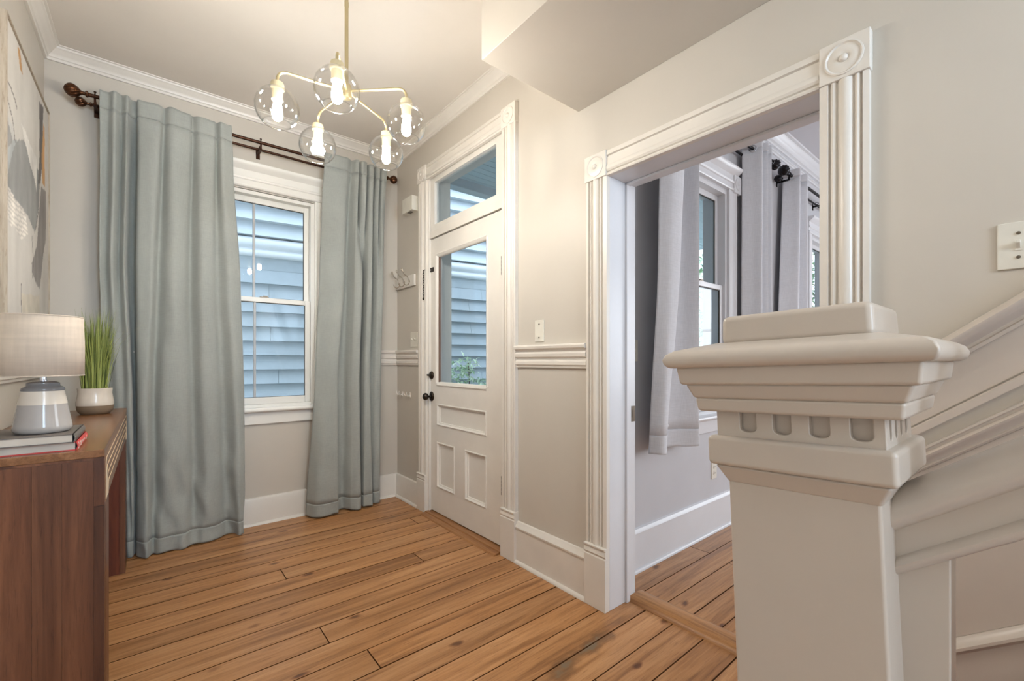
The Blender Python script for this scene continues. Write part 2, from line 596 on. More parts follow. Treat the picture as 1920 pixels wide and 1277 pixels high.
# ------------------------------------------------------------------ profiles
CROWN = [(0, -0.02), (0.012, -0.02), (0.014, -0.008), (0.02, -0.004), (0.022, 0.004), (0.03, 0.012), (0.045, 0.03), (0.054, 0.036), (0.056, 0.044), (0.066, 0.046), (0.068, 0.054), (0.068, 0.07), (0, 0.07)]
CROWN = [(a, b - 0.05) for a, b in CROWN]         # hangs 0.07 below the ceiling line, 0.068 out
BASE = [(0, 0), (0.018, 0), (0.018, 0.175), (0.014, 0.186), (0, 0.19)]
BASE_CAP = [(0, 0), (0.02, 0), (0.02, 0.195), (0.026, 0.198), (0.027, 0.206), (0.022, 0.214), (0.014, 0.224), (0.010, 0.232), (0, 0.234)]
BASE_N = [(0, 0), (0.02, 0), (0.02, 0.198), (0.024, 0.201), (0.024, 0.210), (0.018, 0.216), (0.012, 0.228), (0, 0.232)]
SHOE = [(0.016, 0), (0.034, 0), (0.033, 0.008), (0.028, 0.015), (0.022, 0.018), (0.016, 0.018)]
RAIL = [(0, 0), (0.012, 0.0), (0.014, 0.012), (0.020, 0.016), (0.020, 0.032), (0.012, 0.040), (0.012, 0.052), (0.024, 0.058), (0.026, 0.074), (0.016, 0.084), (0.018, 0.094), (0.034, 0.102), (0.036, 0.114), (0.030, 0.121), (0, 0.124)]

nt = [0]


def trim(label, cat='trim', loc=(0, 0, 0), name=None):
    nt[0] += 1
    return thing(name or f'trim_{nt[0]}', label, cat, loc, None, S)


cr = trim('white crown moulding along the top of the back wall', 'crown moulding')
build('moulding', MB().sweep(CROWN, (L, D, H), (W, D, H), (0, -1, 0), (0, 0, 1), 1, 1), 'trim', cr, smooth=40)
cr = trim('white crown moulding running along the left wall above the painting', 'crown moulding')
build('moulding', MB().sweep(CROWN, (L, D, H), (L, -2.8, H), (1, 0, 0), (0, 0, 1), 1, 1), 'trim', cr, smooth=40)
cr = trim('white crown moulding above the glazed door ending at the bulkhead', 'crown moulding')
build('moulding', MB().sweep(CROWN, (W, D, H), (W, 1.452, H), (-1, 0, 0), (0, 0, 1), 1, 0), 'trim', cr, smooth=40)
cr = trim('stacked white crown moulding at the top of the sitting room window wall', 'crown moulding')
CR2 = [(0, -0.10), (0.014, -0.10), (0.016, -0.085), (0.03, -0.078), (0.032, -0.066), (0.05, -0.045), (0.075, -0.028), (0.078, -0.018), (0.095, -0.014), (0.097, 0), (0, 0)]
build('moulding', MB().sweep(CR2, (W2, N, HS), (6.35, N, HS), (0, -1, 0), (0, 0, 1)), 'trim_cool', cr, smooth=40)
FR2 = [(0, 0), (0.012, 0), (0.014, 0.012), (0.022, 0.016), (0.020, 0.03), (0.010, 0.04), (0, 0.042)]
build('picture_rail', MB().sweep(FR2, (W2, N, 2.855), (6.35, N, 2.855), (0, -1, 0), (0, 0, 1)), 'trim_cool', cr, smooth=40)


def baseboard(name, label, prof, p0, p1, A, mat='trim', m0=0, m1=0):
    r = thing(name, label, 'baseboard', (0, 0, 0), None, S)
    build('board', MB().sweep(prof, p0, p1, A, (0, 0, 1), m0, m1), mat, r, smooth=35)
    build('shoe_moulding', MB().sweep(SHOE, p0, p1, A, (0, 0, 1), m0, m1), mat, r, smooth=40)
    return r


baseboard('baseboard_back', 'tall white baseboard under the curtained window', BASE, (L, D, 0), (W, D, 0), (0, -1, 0), 'trim', 1, 1)
baseboard('baseboard_left', 'white baseboard behind the console table', BASE, (L, D, 0), (L, -2.8, 0), (1, 0, 0), 'trim', 1, 0)
baseboard('baseboard_right', 'short white baseboard between the corner and the door casing', BASE, (W, D, 0), (W, 3.10, 0), (-1, 0, 0), 'trim', 1, 0)
baseboard('baseboard_right', 'tall moulded white baseboard between the door and the cased opening', BASE_CAP, (W, 1.912, 0), (W, 1.388, 0), (-1, 0, 0), 'trim_thick')
baseboard('baseboard_north', 'tall white baseboard along the sitting room window wall', BASE_N, (W2 + 0.03, N, 0), (6.35, N, 0), (0, -1, 0), 'trim_cool')


def chair_rail(label, p0, p1, A, m0=0, m1=0, mat='trim_thick'):
    r = trim(label, 'chair rail')
    build('moulding', MB().sweep(RAIL, p0, p1, A, (0, 0, 1), m0, m1), mat, r, smooth=40)


chair_rail('white chair rail in the corner beside the door, below the double switch', (W, D, 1.112), (W, 3.10, 1.112), (-1, 0, 0), 1, 0)
chair_rail('white chair rail between the glazed door and the cased opening', (W, 1.912, 1.112), (W, 1.388, 1.112), (-1, 0, 0))
chair_rail('white chair rail on the back wall behind the curtains, to the right', (1.0, D, 1.112), (W, D, 1.112), (0, -1, 0), 0, 1)
chair_rail('white chair rail on the back wall behind the long curtain, to the left', (L, D, 1.09), (0.115, D, 1.09), (0, -1, 0), 1, 0)
chair_rail('white chair rail on the left wall behind the lamp', (L, D, 1.06), (L, -2.8, 1.06), (1, 0, 0), 1, 0)

# ------------------------------------------------------------------ casings (fluted boards, bullseye blocks, plinths)
FL = [(0, 0), (0, .022), (.022, .024), (.0245, .014), (.0285, .014), (.0305, .021), (.036, .0245), (.0425, .021), (.0445, .016), (.0475, .016), (.050, .021), (.058, .0275), (.067, .0295), (.076, .0275), (.084, .021),
      (.0865, .016), (.0895, .016), (.0915, .021), (.097, .0245), (.1025, .021), (.1045, .014), (.1075, .014), (.110, .024), (.125, .022), (.125, 0)]
HD = [(0, 0), (0, .022), (.006, .025), (.012, .022), (.014, .015), (.018, .015), (.021, .022), (.030, .027), (.042, .027), (.050, .023), (.056, .021), (.086, .021), (.092, .020), (.095, .015), (.099, .015), (.102, .025), (.125, .022), (.125, 0)]


def scaled(prof, w):
    return [(a / 0.125 * w, b) for a, b in prof]


def bullseye(m, x, y, z, r):
    """turned disc on a block face that looks to -x"""
    pr = [(0.0, -0.010), (r * .12, -0.0095), (r * .2, -0.006), (r * .24, -0.001), (r * .34, -0.004), (r * .6, -0.002), (r * .82, 0.000), (r * .9, -0.004), (r * .98, -0.003), (r, 0.004)]
    m.lathe(pr[::-1], (x, y, z), 28, 'x')


def casing_set(label, ya, yb, w, ztop, zb, pl, mat, hb):
    """ya<yb are the opening's inner edges; w casing width; zb head bottom; hb head height; pl plinth height"""
    r = trim(label, 'door casing')
    x = W
    for y, s in ((ya, -1), (yb, 1)):
        build('casing', MB().sweep(scaled(FL, w), (x, y, pl), (x, y, zb), (0, s, 0), (-1, 0, 0)), mat, r, smooth=30)
        y0, y1 = sorted((y, y + s * (w + .004)))
        p = [(x, 0), (x - .034, 0), (x - .034, pl - .05), (x - .030, pl - .046), (x - .030, pl - .042), (x - .036, pl - .036), (x - .033, pl - .02), (x - .030, pl - .012), (x - .038, pl - .008), (x - .038, pl), (x, pl)]
        build('plinth_block', MB().prism(p, 'y', y0, y1), mat, r, bevel=0.002)
        m = MB().box(x - .030, x, y0, y1, zb, zb + hb + .006)
        b = build('corner_block', m, mat, r, bevel=0.003)
        m = MB()
        bullseye(m, x - .030, (y0 + y1) / 2, zb + hb / 2 + .003, w * .41)
        build('bullseye', m, mat, b, smooth=40)
    build('head_casing', MB().sweep(scaled(HD, hb), (x, ya + .001, zb), (x, yb - .001, zb), (0, 0, 1), (-1, 0, 0)), mat, r, smooth=30)
    return r


dc = casing_set('white fluted casing with bullseye corner blocks around the glazed door', 2.036, 2.962, 0.125, 2.63, 2.515, 0.285, 'trim_thick', 0.110)
oc = casing_set('heavy white fluted casing with bullseye blocks around the sitting room opening', 0.440, 1.262, 0.122, 2.11, 1.993, 0.290, 'trim_thick', 0.112)
# opening: jamb boards, stops, strike plate, casing on the sitting-room side
m = MB().box(W, W2, 1.262, 1.277, 0.0, 2.008)
build('jamb', m, 'trim_cool', oc, bevel=.002)
build('jamb', MB().box(W, W2, 0.423, 0.440, 0.0, 2.008), 'trim_cool', oc, bevel=.002)
build('head_jamb', MB().box(W, W2, 0.44, 1.262, 1.993, 2.008), 'trim_cool', oc, bevel=.002)
m = MB().box(1.735, 1.762, 1.250, 1.263, 0, 1.993).box(1.735, 1.762, .44, .452, 0, 1.993)
build('door_stop', m, 'trim_cool', oc, bevel=.003)
build('head_stop', MB().box(1.735, 1.762, .44, 1.262, 1.981, 1.993), 'trim_cool', oc, bevel=.003)
build('strike_plate', MB().box(1.785, 1.812, 1.2595, 1.2625, .855, .93).box(1.792, 1.804, 1.2585, 1.2595, .875, .91), 'steel', oc)
for y, s in ((1.266, 1), (.436, -1)):
    build('rear_casing', MB().sweep(scaled(FL, .10), (W2, y, 0), (W2, y, 1.9975), (0, s, 0), (1, 0, 0)), 'trim_cool', oc, smooth=30)
build('rear_casing', MB().sweep(scaled(FL, .10), (W2, .34, 1.998), (W2, 1.362, 1.998), (0, 0, 1), (1, 0, 0)), 'trim_cool', oc, smooth=30)

sd = [(1.755, 0.0), (1.762, .012), (1.775, .019), (1.805, .021), (1.845, .020), (1.872, .014), (1.886, 0.0)]
mark(build('threshold', MB().prism(sd, 'y', .441, 1.262), 'saddle', None, (0, 0, 0), smooth=50), 'rounded wooden saddle threshold across the sitting room opening', 'threshold', None, S)
sd = [(1.545, 0.0), (1.55, .008), (1.57, .012), (1.585, .012), (1.588, .018), (1.66, .020), (1.69, .020), (1.69, 0.0)]
mark(build('threshold', MB().prism(sd, 'y', 2.045, 2.955), 'door_saddle', None, (0, 0, 0), smooth=30), 'stepped wooden threshold strip under the glazed door', 'threshold', None, S)

# ------------------------------------------------------------------ front door with transom
d1 = thing('door_1', 'white front door with a tall glass pane over recessed panels', 'door', (1.63, 2.52, 0.0), None, S)
X0, X1 = 1.630, 1.672
ya, yb = 2.062, 2.940      # slab edges
zt = 2.060
m = MB()
gl0, gl1 = 2.232, 2.850    # glass / panel field in y
m.box(X0, X1, ya, gl0, .028, zt).box(X0, X1, gl1, yb, .028, zt)                       # stiles
for z0, z1 in ((.028, .215), (.548, .672), (.830, .980), (1.925, zt)):               # rails
    m.box(X0, X1, gl0, gl1, z0, z1)
m.box(X0, X1, 2.475, 2.610, .215, .548)                                              # muntin between lower panels
build('door_frame', m, 'trim_thick', d1, label='white stiles and rails')


def panel(y0, y1, z0, z1):
    p = build('panel', MB().box(X0 + .016, X1 - .012, y0, y1, z0, z1), 'trim', d1)
    w = .022
    pr = [(0, .016), (0, -.004), (.006, -.006), (.010, -.001), (.014, .006), (.020, .008), (w, .016)]
    m = MB()
    m.sweep(pr, (X0, y0, z0), (X0, y1, z0), (0, 0, 1), (1, 0, 0), 1, 1)
    m.sweep(pr, (X0, y0, z1), (X0, y1, z1), (0, 0, -1), (1, 0, 0), 1, 1)
    m.sweep(pr, (X0, y0, z0), (X0, y0, z1), (0, 1, 0), (1, 0, 0), 1, 1)
    m.sweep(pr, (X0, y1, z0), (X0, y1, z1), (0, -1, 0), (1, 0, 0), 1, 1)
    build('panel_moulding', m, 'trim', p, smooth=40)


panel(gl0, gl1, .672, .830)
panel(gl0, 2.475, .215, .548)
panel(2.610, gl1, .215, .548)
pr = [(-.018, .004), (-.018, -.004), (-.010, -.008), (-.004, -.003), (.004, 0), (.012, .010), (.012, .018), (-.018, .018)]
m = MB()
m.sweep(pr, (X0, gl0, .980), (X0, gl1, .980), (0, 0, 1), (1, 0, 0))
m.sweep(pr, (X0, gl0, 1.925), (X0, gl1, 1.925), (0, 0, -1), (1, 0, 0))
m.sweep(pr, (X0, gl0, .980), (X0, gl0, 1.925), (0, 1, 0), (1, 0, 0))
m.sweep(pr, (X0, gl1, .980), (X0, gl1, 1.925), (0, -1, 0), (1, 0, 0))
build('glazing_moulding', m, 'trim', d1, smooth=40)
M['putty'] = plain('chipped_old_putty', (120, 92, 78), 0.9)
build('putty_line', MB().box(X0 + .006, X0 + .020, gl1 - .016, gl1 - .009, .99, 1.915), 'putty', d1, label='chipped brown putty line along the glass')
build('pane', MB().box(X0 + .020, X0 + .024, gl0, gl1, .980, 1.925), 'pane', d1)
# jambs and lining of the door opening
m = MB().box(W - .006, W2, 2.036, 2.058, 0, 2.56).box(W - .006, W2, 2.944, 2.966, 0, 2.56).box(W - .006, W2, 2.058, 2.944, 2.535, 2.56)
m.box(1.674, W2, 2.058, 2.076, 0, 2.06).box(1.674, W2, 2.926, 2.944, 0, 2.06)
build('door_lining', m, 'trim', d1)
m = MB().box(W - .004, W2, 2.058, 2.944, 2.066, 2.118)
build('transom_bar', m, 'trim_thick', d1, bevel=.002)
for z in (.40, 1.72):
    m = MB()
    for i in range(5):
        m.lathe([(.0065, -.0105), (.0075, -.008), (.0075, .008), (.0065, .0105)], (1.621, 2.060, z - .046 + i * .023), 12)
    m.box(1.622, 1.6285, 2.050, 2.072, z - .05, z + .05)
    build('hinge', m, 'steel', d1, smooth=40)
# knob set, deadbolt, chain
kz, ky = .880, 2.916 + .016
k = build('knob', MB().lathe([(0.0, -.072), (.014, -.071), (.024, -.064), (.028, -.052), (.024, -.040), (.012, -.034), (.009, -.028), (.009, -.010), (.012, -.008)][::1], (X0, ky, kz), 20, 'x'), 'dark_bronze', d1, smooth=60)
build('rosette', MB().lathe([(.0, -.012), (.022, -.012), (.030, -.009), (.036, -.003), (.036, .002)], (X0, ky, kz), 24, 'x'), 'dark_bronze', k, smooth=60)
k = build('deadbolt', MB().lathe([(.0, -.016), (.018, -.016), (.024, -.013), (.030, -.004), (.030, .002)], (X0, ky - .002, 1.040), 24, 'x'), 'dark_bronze', d1, smooth=60)
build('thumb_turn', MB().box(X0 - .034, X0 - .014, ky - .020, ky + .018, 1.034, 1.048), 'dark_bronze', k, bevel=.004)
m = MB().box(X0 - .006, X0, 2.905, 2.968, 1.838, 1.848).box(X0 - .006, X0, 2.905, 2.968, 1.818, 1.828).box(X0 - .004, X0, 2.900, 2.972, 1.816, 1.850).box(X0 - .014, X0 - .004, 2.952, 2.966, 1.826, 1.840)
ch = build('door_chain', m, 'dark_bronze', d1, bevel=.001, label='small dark door chain and slide plate')
m = MB()
cx, cy_, z = 1.588, 2.985, 1.822
m.tube([(1.622, 2.962, 1.832), (1.60, 2.975, 1.838), (1.588, 2.985, 1.832)], .003, 8)
for i in range(11):
    pts = []
    for q in range(12):
        a = 2 * PI * q / 12
        u, w_ = .0055 * math.cos(a), .0125 * math.sin(a)
        dx, dy = (u, 0) if i % 2 else (0, u)
        pts.append((cx + dx, cy_ + dy, z - i * .0185 + w_))
    m.tube(pts, .0019, 6, True)
m.lathe([(0, -.010), (.006, -.008), (.008, 0), (.006, .008), (0, .010)], (cx, cy_, z - 11 * .0185), 10)
build('chain', m, 'dark_bronze', ch, smooth=60)

w2 = thing('window_2', 'single-pane transom window above the glazed front door', 'window', (1.63, 2.5, 2.1), None, S)
ta, tb, tz0, tz1 = 2.062, 2.940, 2.120, 2.532
ga, gb, gz0, gz1 = 2.128, 2.884, 2.165, 2.478
m = MB().box(1.626, 1.664, ta, ga, tz0, tz1).box(1.626, 1.664, gb, tb, tz0, tz1).box(1.626, 1.664, ga, gb, tz0, gz0).box(1.626, 1.664, ga, gb, gz1, tz1)
build('sash', m, 'trim', w2, bevel=.0015)
build('pane', MB().box(1.646, 1.650, ga, gb, gz0, gz1), 'pane', w2)


# ------------------------------------------------------------------ double-hung windows
def double_hung(name, label, x0, x1, z0, z1, yw, thick, zm, mun, mat, cw, head, gx=None):
    """opening x0..x1, z0..z1 in a wall whose room face is y=yw (room towards -y)"""
    r = thing(name, label, 'window', ((x0 + x1) / 2, yw, z0), None, S)
    fw = .026
    m = MB()
    m.box(x0, x0 + fw, yw - .002, yw + thick, z0, z1).box(x1 - fw, x1, yw - .002, yw + thick, z0, z1)
    m.box(x0 + fw, x1 - fw, yw - .002, yw + thick, z1 - fw, z1).box(x0 + fw, x1 - fw, yw - .002, yw + thick, z0, z0 + .022)
    build('frame', m, mat, r, bevel=.002)
    for up in (0, 1):
        a, b = x0 + fw + .001, x1 - fw - .001
        ys = yw + (.050 if up else .016)
        zb, ze = (zm - .016, z1 - fw) if up else (z0 + .022, zm + .018)
        st = .034
        m = MB().box(a, a + st, ys, ys + .030, zb, ze).box(b - st, b, ys, ys + .030, zb, ze)
        m.box(a + st, b - st, ys, ys + .030, zb, zb + (.034 if up else .048)).box(a + st, b - st, ys, ys + .030, ze - (.040 if up else .034), ze)
        s = build('upper_sash' if up else 'lower_sash', m, mat, r, bevel=.003)
        g0, g1, h0, h1 = a + st, b - st, zb + (.034 if up else .048), ze - (.040 if up else .034)
        if mun:
            c = (g0 + g1) / 2
            build('muntin', MB().box(c - .008, c + .008, ys + .006, ys + .024, h0, h1), 'vinyl_grey', s, bevel=.003)
            build('pane', MB().box(g0, c - .008, ys + .013, ys + .017, h0, h1), 'pane', s)
            build('pane', MB().box(c + .008, g1, ys + .013, ys + .017, h0, h1), 'pane', s)
        else:
            build('pane', MB().box(g0, g1, ys + .013, ys + .017, h0, h1), 'pane', s)
        build('gasket', MB().box(g0, g0 + .004, ys + .006, ys + .0125, h0, h1).box(g1 - .004, g1, ys + .006, ys + .0125, h0, h1).box(g0, g1, ys + .006, ys + .0125, h1 - .004, h1).box(g0, g1, ys + .006, ys + .0125, h0, h0 + .003), 'slot', s)
    c = (x0 + x1) / 2 + .06
    build('sash_lock', MB().box(c - .028, c + .028, yw + .022, yw + .046, zm + .018, zm + .026).box(c - .006, c + .022, yw + .026, yw + .040, zm + .026, zm + .034), 'steel', r, bevel=.002)
    # casing, stool, apron, entablature
    for x, s in ((x0, -1), (x1, 1)):
        pr = [(0, 0), (0, .018), (.010, .022), (.016, .018), (cw * .35, .018), (cw * .5, .022), (cw * .65, .018), (cw - .016, .020), (cw - .010, .026), (cw, .026), (cw, 0)]
        build('casing', MB().sweep(pr, (x, yw, z0), (x, yw, z1 + .012), (s, 0, 0), (0, -1, 0)), mat, r, smooth=30)
    st = [(yw + .02, z0 - .03), (yw - .046, z0 - .03), (yw - .055, z0 - .024), (yw - .058, z0 - .015), (yw - .055, z0 - .005), (yw - .046, z0), (yw + .02, z0)]
    build('stool', MB().prism(st, 'x', x0 - cw - .02, x1 + cw + .02), mat, r, smooth=50)
    build('apron', MB().box(x0 - cw + .005, x1 + cw - .005, yw - .020, yw, z0 - .115, z0 - .03), mat, r, bevel=.003)
    zc = z1 + .012
    h = head
    en = [(0, 0), (.026, 0), (.030, .006), (.030, .014), (.022, .018), (.022, h * .30), (.030, h * .33), (.034, h * .40), (.026, h * .44), (.026, h * .70), (.034, h * .74), (.050, h * .82), (.062, h * .88), (.066, h * .94), (.066, h), (0, h)]
    build('head_moulding', MB().sweep(en, (x0 - cw - .004, yw, zc), (x1 + cw + .004, yw, zc), (0, -1, 0), (0, 0, 1)), mat, r, smooth=30)
    return r


M['vinyl_grey'] = plain('grey_muntin', (190, 192, 194), 0.4)
double_hung('window_1', 'white double-hung window between the two blue-grey curtains', 0.170, 0.950, 0.818, 2.335, D, .15, 1.580, True, 'vinyl', .075, .165)
w3 = double_hung('window_3', 'white double-hung sitting room window beside the pale curtains', 2.400, 3.135, 0.79, 2.345, N, .16, 1.66, False, 'trim_cool', .105, .15)
double_hung('window_4', 'farther white sitting room window glimpsed past the last pale curtain', 4.88, 5.60, 0.79, 2.345, N, .16, 1.66, False, 'trim_cool', .105, .15)
for x in (2.295, 3.240):
    b = build('corner_block', MB().box(x - .055, x + .055, N - .034, N, 2.345, 2.47), 'trim_cool', w3, bevel=.004)
    m = MB()
    m.lathe([(.045, .002), (.042, -.004), (.03, -.001), (.014, -.003), (.010, -.010), (0, -.012)], (x, N - .034, 2.41), 20, 'y')
    build('rosette', m, 'trim_cool', b, smooth=50)

def plain_window(name, label, axis, t, a0, a1, z0, z1, mat):
    r = thing(name, label, 'window', ((t, (a0 + a1) / 2, z0) if axis == 'x' else ((a0 + a1) / 2, t, z0)), None, S)

    def bx(m, p0, p1, q0, q1, d):
        return m.box(t - d, t + d, p0, p1, q0, q1) if axis == 'x' else m.box(p0, p1, t - d, t + d, q0, q1)
    m, c, zm = MB(), (a0 + a1) / 2, (z0 + z1) / 2
    bx(m, a0, a0 + .06, z0, z1, .03), bx(m, a1 - .06, a1, z0, z1, .03), bx(m, a0 + .06, a1 - .06, z0, z0 + .06, .03), bx(m, a0 + .06, a1 - .06, z1 - .06, z1, .03)
    build('frame', m, mat, r, bevel=.003)
    build('meeting_rail', bx(MB(), a0 + .06, a1 - .06, zm - .02, zm + .02, .025), mat, r, bevel=.003)
    build('mullion', bx(MB(), c - .03, c + .03, z0 + .06, zm - .02, .024), mat, r, bevel=.003)
    build('mullion', bx(MB(), c - .03, c + .03, zm + .02, z1 - .06, .024), mat, r, bevel=.003)
    for p0, p1 in ((a0 + .06, c - .03), (c + .03, a1 - .06)):
        for q0, q1 in ((z0 + .06, zm - .02), (zm + .02, z1 - .06)):
            build('pane', bx(MB(), p0, p1, q0, q1, .002), 'pane', r)


plain_window('window_5', 'wide four-pane window in the far sitting room wall', 'x', 6.43, -2.1, .3, .75, 2.45, 'trim_cool')
plain_window('added_window', 'unseen four-pane window added for the fill light on the pale curtains', 'y', -2.93, 2.4, 3.8, .8, 2.4, 'trim_cool')  # window and its opening added to let in the side fill
plain_window('window_7', 'uncurtained four-pane window in the hall wall facing the chandelier', 'y', -2.88, .26, 1.26, .95, 2.55, 'trim')

# ------------------------------------------------------------------ stairs: treads, wall mouldings
st = thing('staircase', 'painted staircase rising along the wall with red-brown treads', 'staircase', (1.1, .36, 0), None, S)
RUN, RISE, NOSE = .2115, .163, .3615
nst = 9
for k in range(1, nst + 1):
    yn, z = NOSE - RUN * (k - 1), RISE * k
    pr = [(yn, z), (yn + .004, z - .008), (yn + .002, z - .02), (yn - .006, z - .026), (yn - RUN - .03, z - .026), (yn - RUN - .03, z)]
    build('tread', MB().prism(pr, 'x', .615, 1.60), 'tread', st, bevel=.003)
    build('riser', MB().box(.63, 1.60, yn - .045, yn - .025, z - RISE, z - .026), 'newel', st)
pl = []
ye = NOSE - RUN * nst
build('stringer', MB().prism([(NOSE - .03, 0), (NOSE - .03, RISE - .03)] + [(NOSE - .03 - RUN * j + (0 if q == 0 else 0), RISE * (j + q) - .03) for j in range(1, nst) for q in (0, 1)] + [(ye, RISE * nst - .03), (ye, 0)], 'x', .622, .640), 'newel', st)

SL = .775
wt = trim('sloping white panelled wainscot moulding climbing the stair wall', 'stair wainscot')


def slope_strip(name, prof, z_at, y0=.325, y1=-1.6, mat='newel', bevel=None):
    """profile (out, up) at Y=.089 height z_at, carried along the stair slope on the door wall"""
    p0 = (W, y0, z_at + (.089 - y0) * SL)
    p1 = (W, y1, z_at + (.089 - y1) * SL)
    return build(name, MB().sweep(prof, p0, p1, (-1, 0, 0), (0, 0, 1)), mat, wt, smooth=40)


slope_strip('cap_rail', [(0, 0), (.016, 0), (.018, .010), (.014, .014), (.014, .022), (.026, .030), (.042, .036), (.052, .046), (.054, .058), (.046, .070), (.03, .076), (0, .076)], 1.191)
slope_strip('panel_field', [(0, 0), (.004, 0), (.004, .115), (0, .115)], 1.078)
slope_strip('flat_strip', [(0, 0), (.016, 0), (.016, .022), (.010, .026), (0, .026)], 1.047)
slope_strip('moulding', [(0, 0), (.010, 0), (.014, .006), (.010, .012), (.012, .018), (.022, .028), (.024, .038), (.014, .046), (.014, .052), (.020, .056), (.020, .062), (0, .064)], .943)
slope_strip('panel_field', [(0, 0), (.005, 0), (.005, .47), (0, .47)], .472)
slope_strip('skirt_moulding', [(0, 0), (.018, 0), (.022, .006), (.030, .012), (.030, .020), (.020, .026), (.016, .034), (.010, .040), (0, .042)], .430)
slope_strip('skirt_board', [(0, 0), (.018, 0), (.018, .40), (0, .40)], .030)

# ------------------------------------------------------------------ newel post
nw = thing('newel_post', 'large painted newel post with stepped cap and arched frieze at the stair foot', 'newel post', (.665, .145, 0))
ORG[nw.name] = (0, 0, 0)
nw.rotation_euler = (-.04, 0, 0)
DX = -.016   # slimmer across the stair than along it


def sq(name, a0, a1, z0, z1, bev=.004, parent=nw):
    """square tier, half-width a0 at the bottom, a1 at the top"""
    vs = []
    for a, z in ((a0, z0), (a1, z1)):
        vs += [(-a - DX, -a, z), (a + DX, -a, z), (a + DX, a, z), (-a - DX, a, z)]
    # keep the west face at -a: shift so x runs -a .. a+2*DX
    vs = [(x + DX, y, z) for x, y, z in vs]
    fs = [(0, 3, 2, 1), (4, 5, 6, 7)] + [(i, (i + 1) % 4, 4 + (i + 1) % 4, 4 + i) for i in range(4)]
    return build(name, MB().add(vs, fs), 'newel', parent, bevel=bev, seg=3)


sq('shaft', .0785, .0785, -.006, .998, .004)
sq('neck_moulding', .0785, .0905, .994, 1.018, .004)
sq('neck_band', .0965, .0965, 1.018, 1.056, .006)
fz = sq('frieze', .0775, .0775, 1.054, 1.090, .002)
# arched fretwork plates on the frieze faces: a comb of tabs over round-bottomed recesses
def fret(face):
    a, z0, zc, z1 = .0868, 1.054, 1.0625, 1.089
    pts = [(-a, z0), (a, z0), (a, z1)]
    for c in (.048, .0095, -.0285, -.0665):
        h = .0095
        pts += [(c + h, z1)]
        for q in range(0, 9):
            g = PI * q / 8
            pts.append((c + h * math.cos(g) if q else c + h, zc + .0055 - .0055 * math.sin(g)))
        pts += [(c - h, z1)]
    pts += [(-a, z1)]
    m = MB()
    if face == 'w':
        m.prism([(p[0], p[1]) for p in pts], 'x', -.0868, -.0772)
    elif face == 's':
        w_ = (.0770 * 2 + 2 * DX) / (.0868 * 2)
        m.prism([((p[0]) * w_ + DX, p[1]) for p in pts], 'y', -.0866, -.0772)
    elif face == 'n':
        w_ = (.0770 * 2 + 2 * DX) / (.0868 * 2)
        m.prism([((p[0]) * w_ + DX, p[1]) for p in pts], 'y', .0772, .0866)
    build('fretwork', m, 'newel', fz, bevel=.0015)


for f_ in 'wsn':
    fret(f_)
sq('lower_cornice', .1038, .1062, 1.088, 1.106, .004)
sq('middle_cornice', .1072, .1150, 1.105, 1.124, .004)
sq('upper_cornice', .1195, .1230, 1.123, 1.147, .004)
# overhanging slab with rounded nose
m = MB()
pr = [(.1215, 1.145), (.130, 1.1455), (.1345, 1.150), (.1355, 1.1565), (.1325, 1.163), (.125, 1.168), (.085, 1.177)]
vs, fs = [], []
for a, z in pr:
    vs += [(-a, -a, z), (a + 2 * DX, -a, z), (a + 2 * DX, a, z), (-a, a, z)]
for k in range(len(pr) - 1):
    fs += [(k * 4 + i, k * 4 + (i + 1) % 4, k * 4 + 4 + (i + 1) % 4, k * 4 + 4 + i) for i in range(4)]
fs += [(0, 3, 2, 1), tuple(len(vs) - 4 + i for i in range(4))]
build('cap_slab', MB().add(vs, fs), 'newel', nw, bevel=.003)
sq('cap_block', .0805, .0795, 1.174, 1.212, .008)

# ------------------------------------------------------------------ stair handrail and balusters
rs = .74
hr = thing('handrail', 'painted stair handrail sloping up from the newel post', 'handrail', (.665, .10, .9))
top = lambda y: 1.000 + (.113 - y) * rs
HRP = [(-.027, -.096), (-.034, -.092), (-.036, -.085), (-.033, -.079), (-.027, -.076), (-.027, -.046), (-.032, -.043), (-.043, -.038), (-.046, -.030), (-.043, -.018), (-.030, -.006), (-.012, 0), (.012, 0), (.030, -.006), (.043, -.018), (.046, -.030), (.043, -.038), (.032, -.043), (.027, -.046), (.027, -.076), (.033, -.079), (.036, -.085), (.034, -.092), (.027, -.096)]
y1 = -1.25
build('rail', MB().sweep(HRP, (.668, .106, top(.106)), (.668, y1, top(y1)), (1, 0, 0), (0, 0, 1)), 'newel', hr, smooth=50)
ORD = ['', 'second', 'third', 'fourth', 'fifth', 'sixth', 'seventh', 'eighth']
yb_ = .083
bal0 = None
i = 0
while i < 8:
    k = max(1, int((NOSE - yb_) / RUN) + 1)
    zb = RISE * k
    zt_ = top(yb_) - .094
    b = thing('baluster', '', 'baluster', (.668, yb_, zb), 'square balusters under the handrail')
    build('post', MB().prism([(yb_ - .022, zb), (yb_ + .022, zb), (yb_ + .022, zt_ - .022 * rs), (yb_ - .022, zt_ + .022 * rs)], 'x', .646, .690), 'newel', b, bevel=.002)
    b['label'] = 'square painted baluster right beside the newel post' if i == 0 else ORD[i] + ' square painted baluster up the stair, counted from the newel post'
    i += 1
    yb_ -= .1058

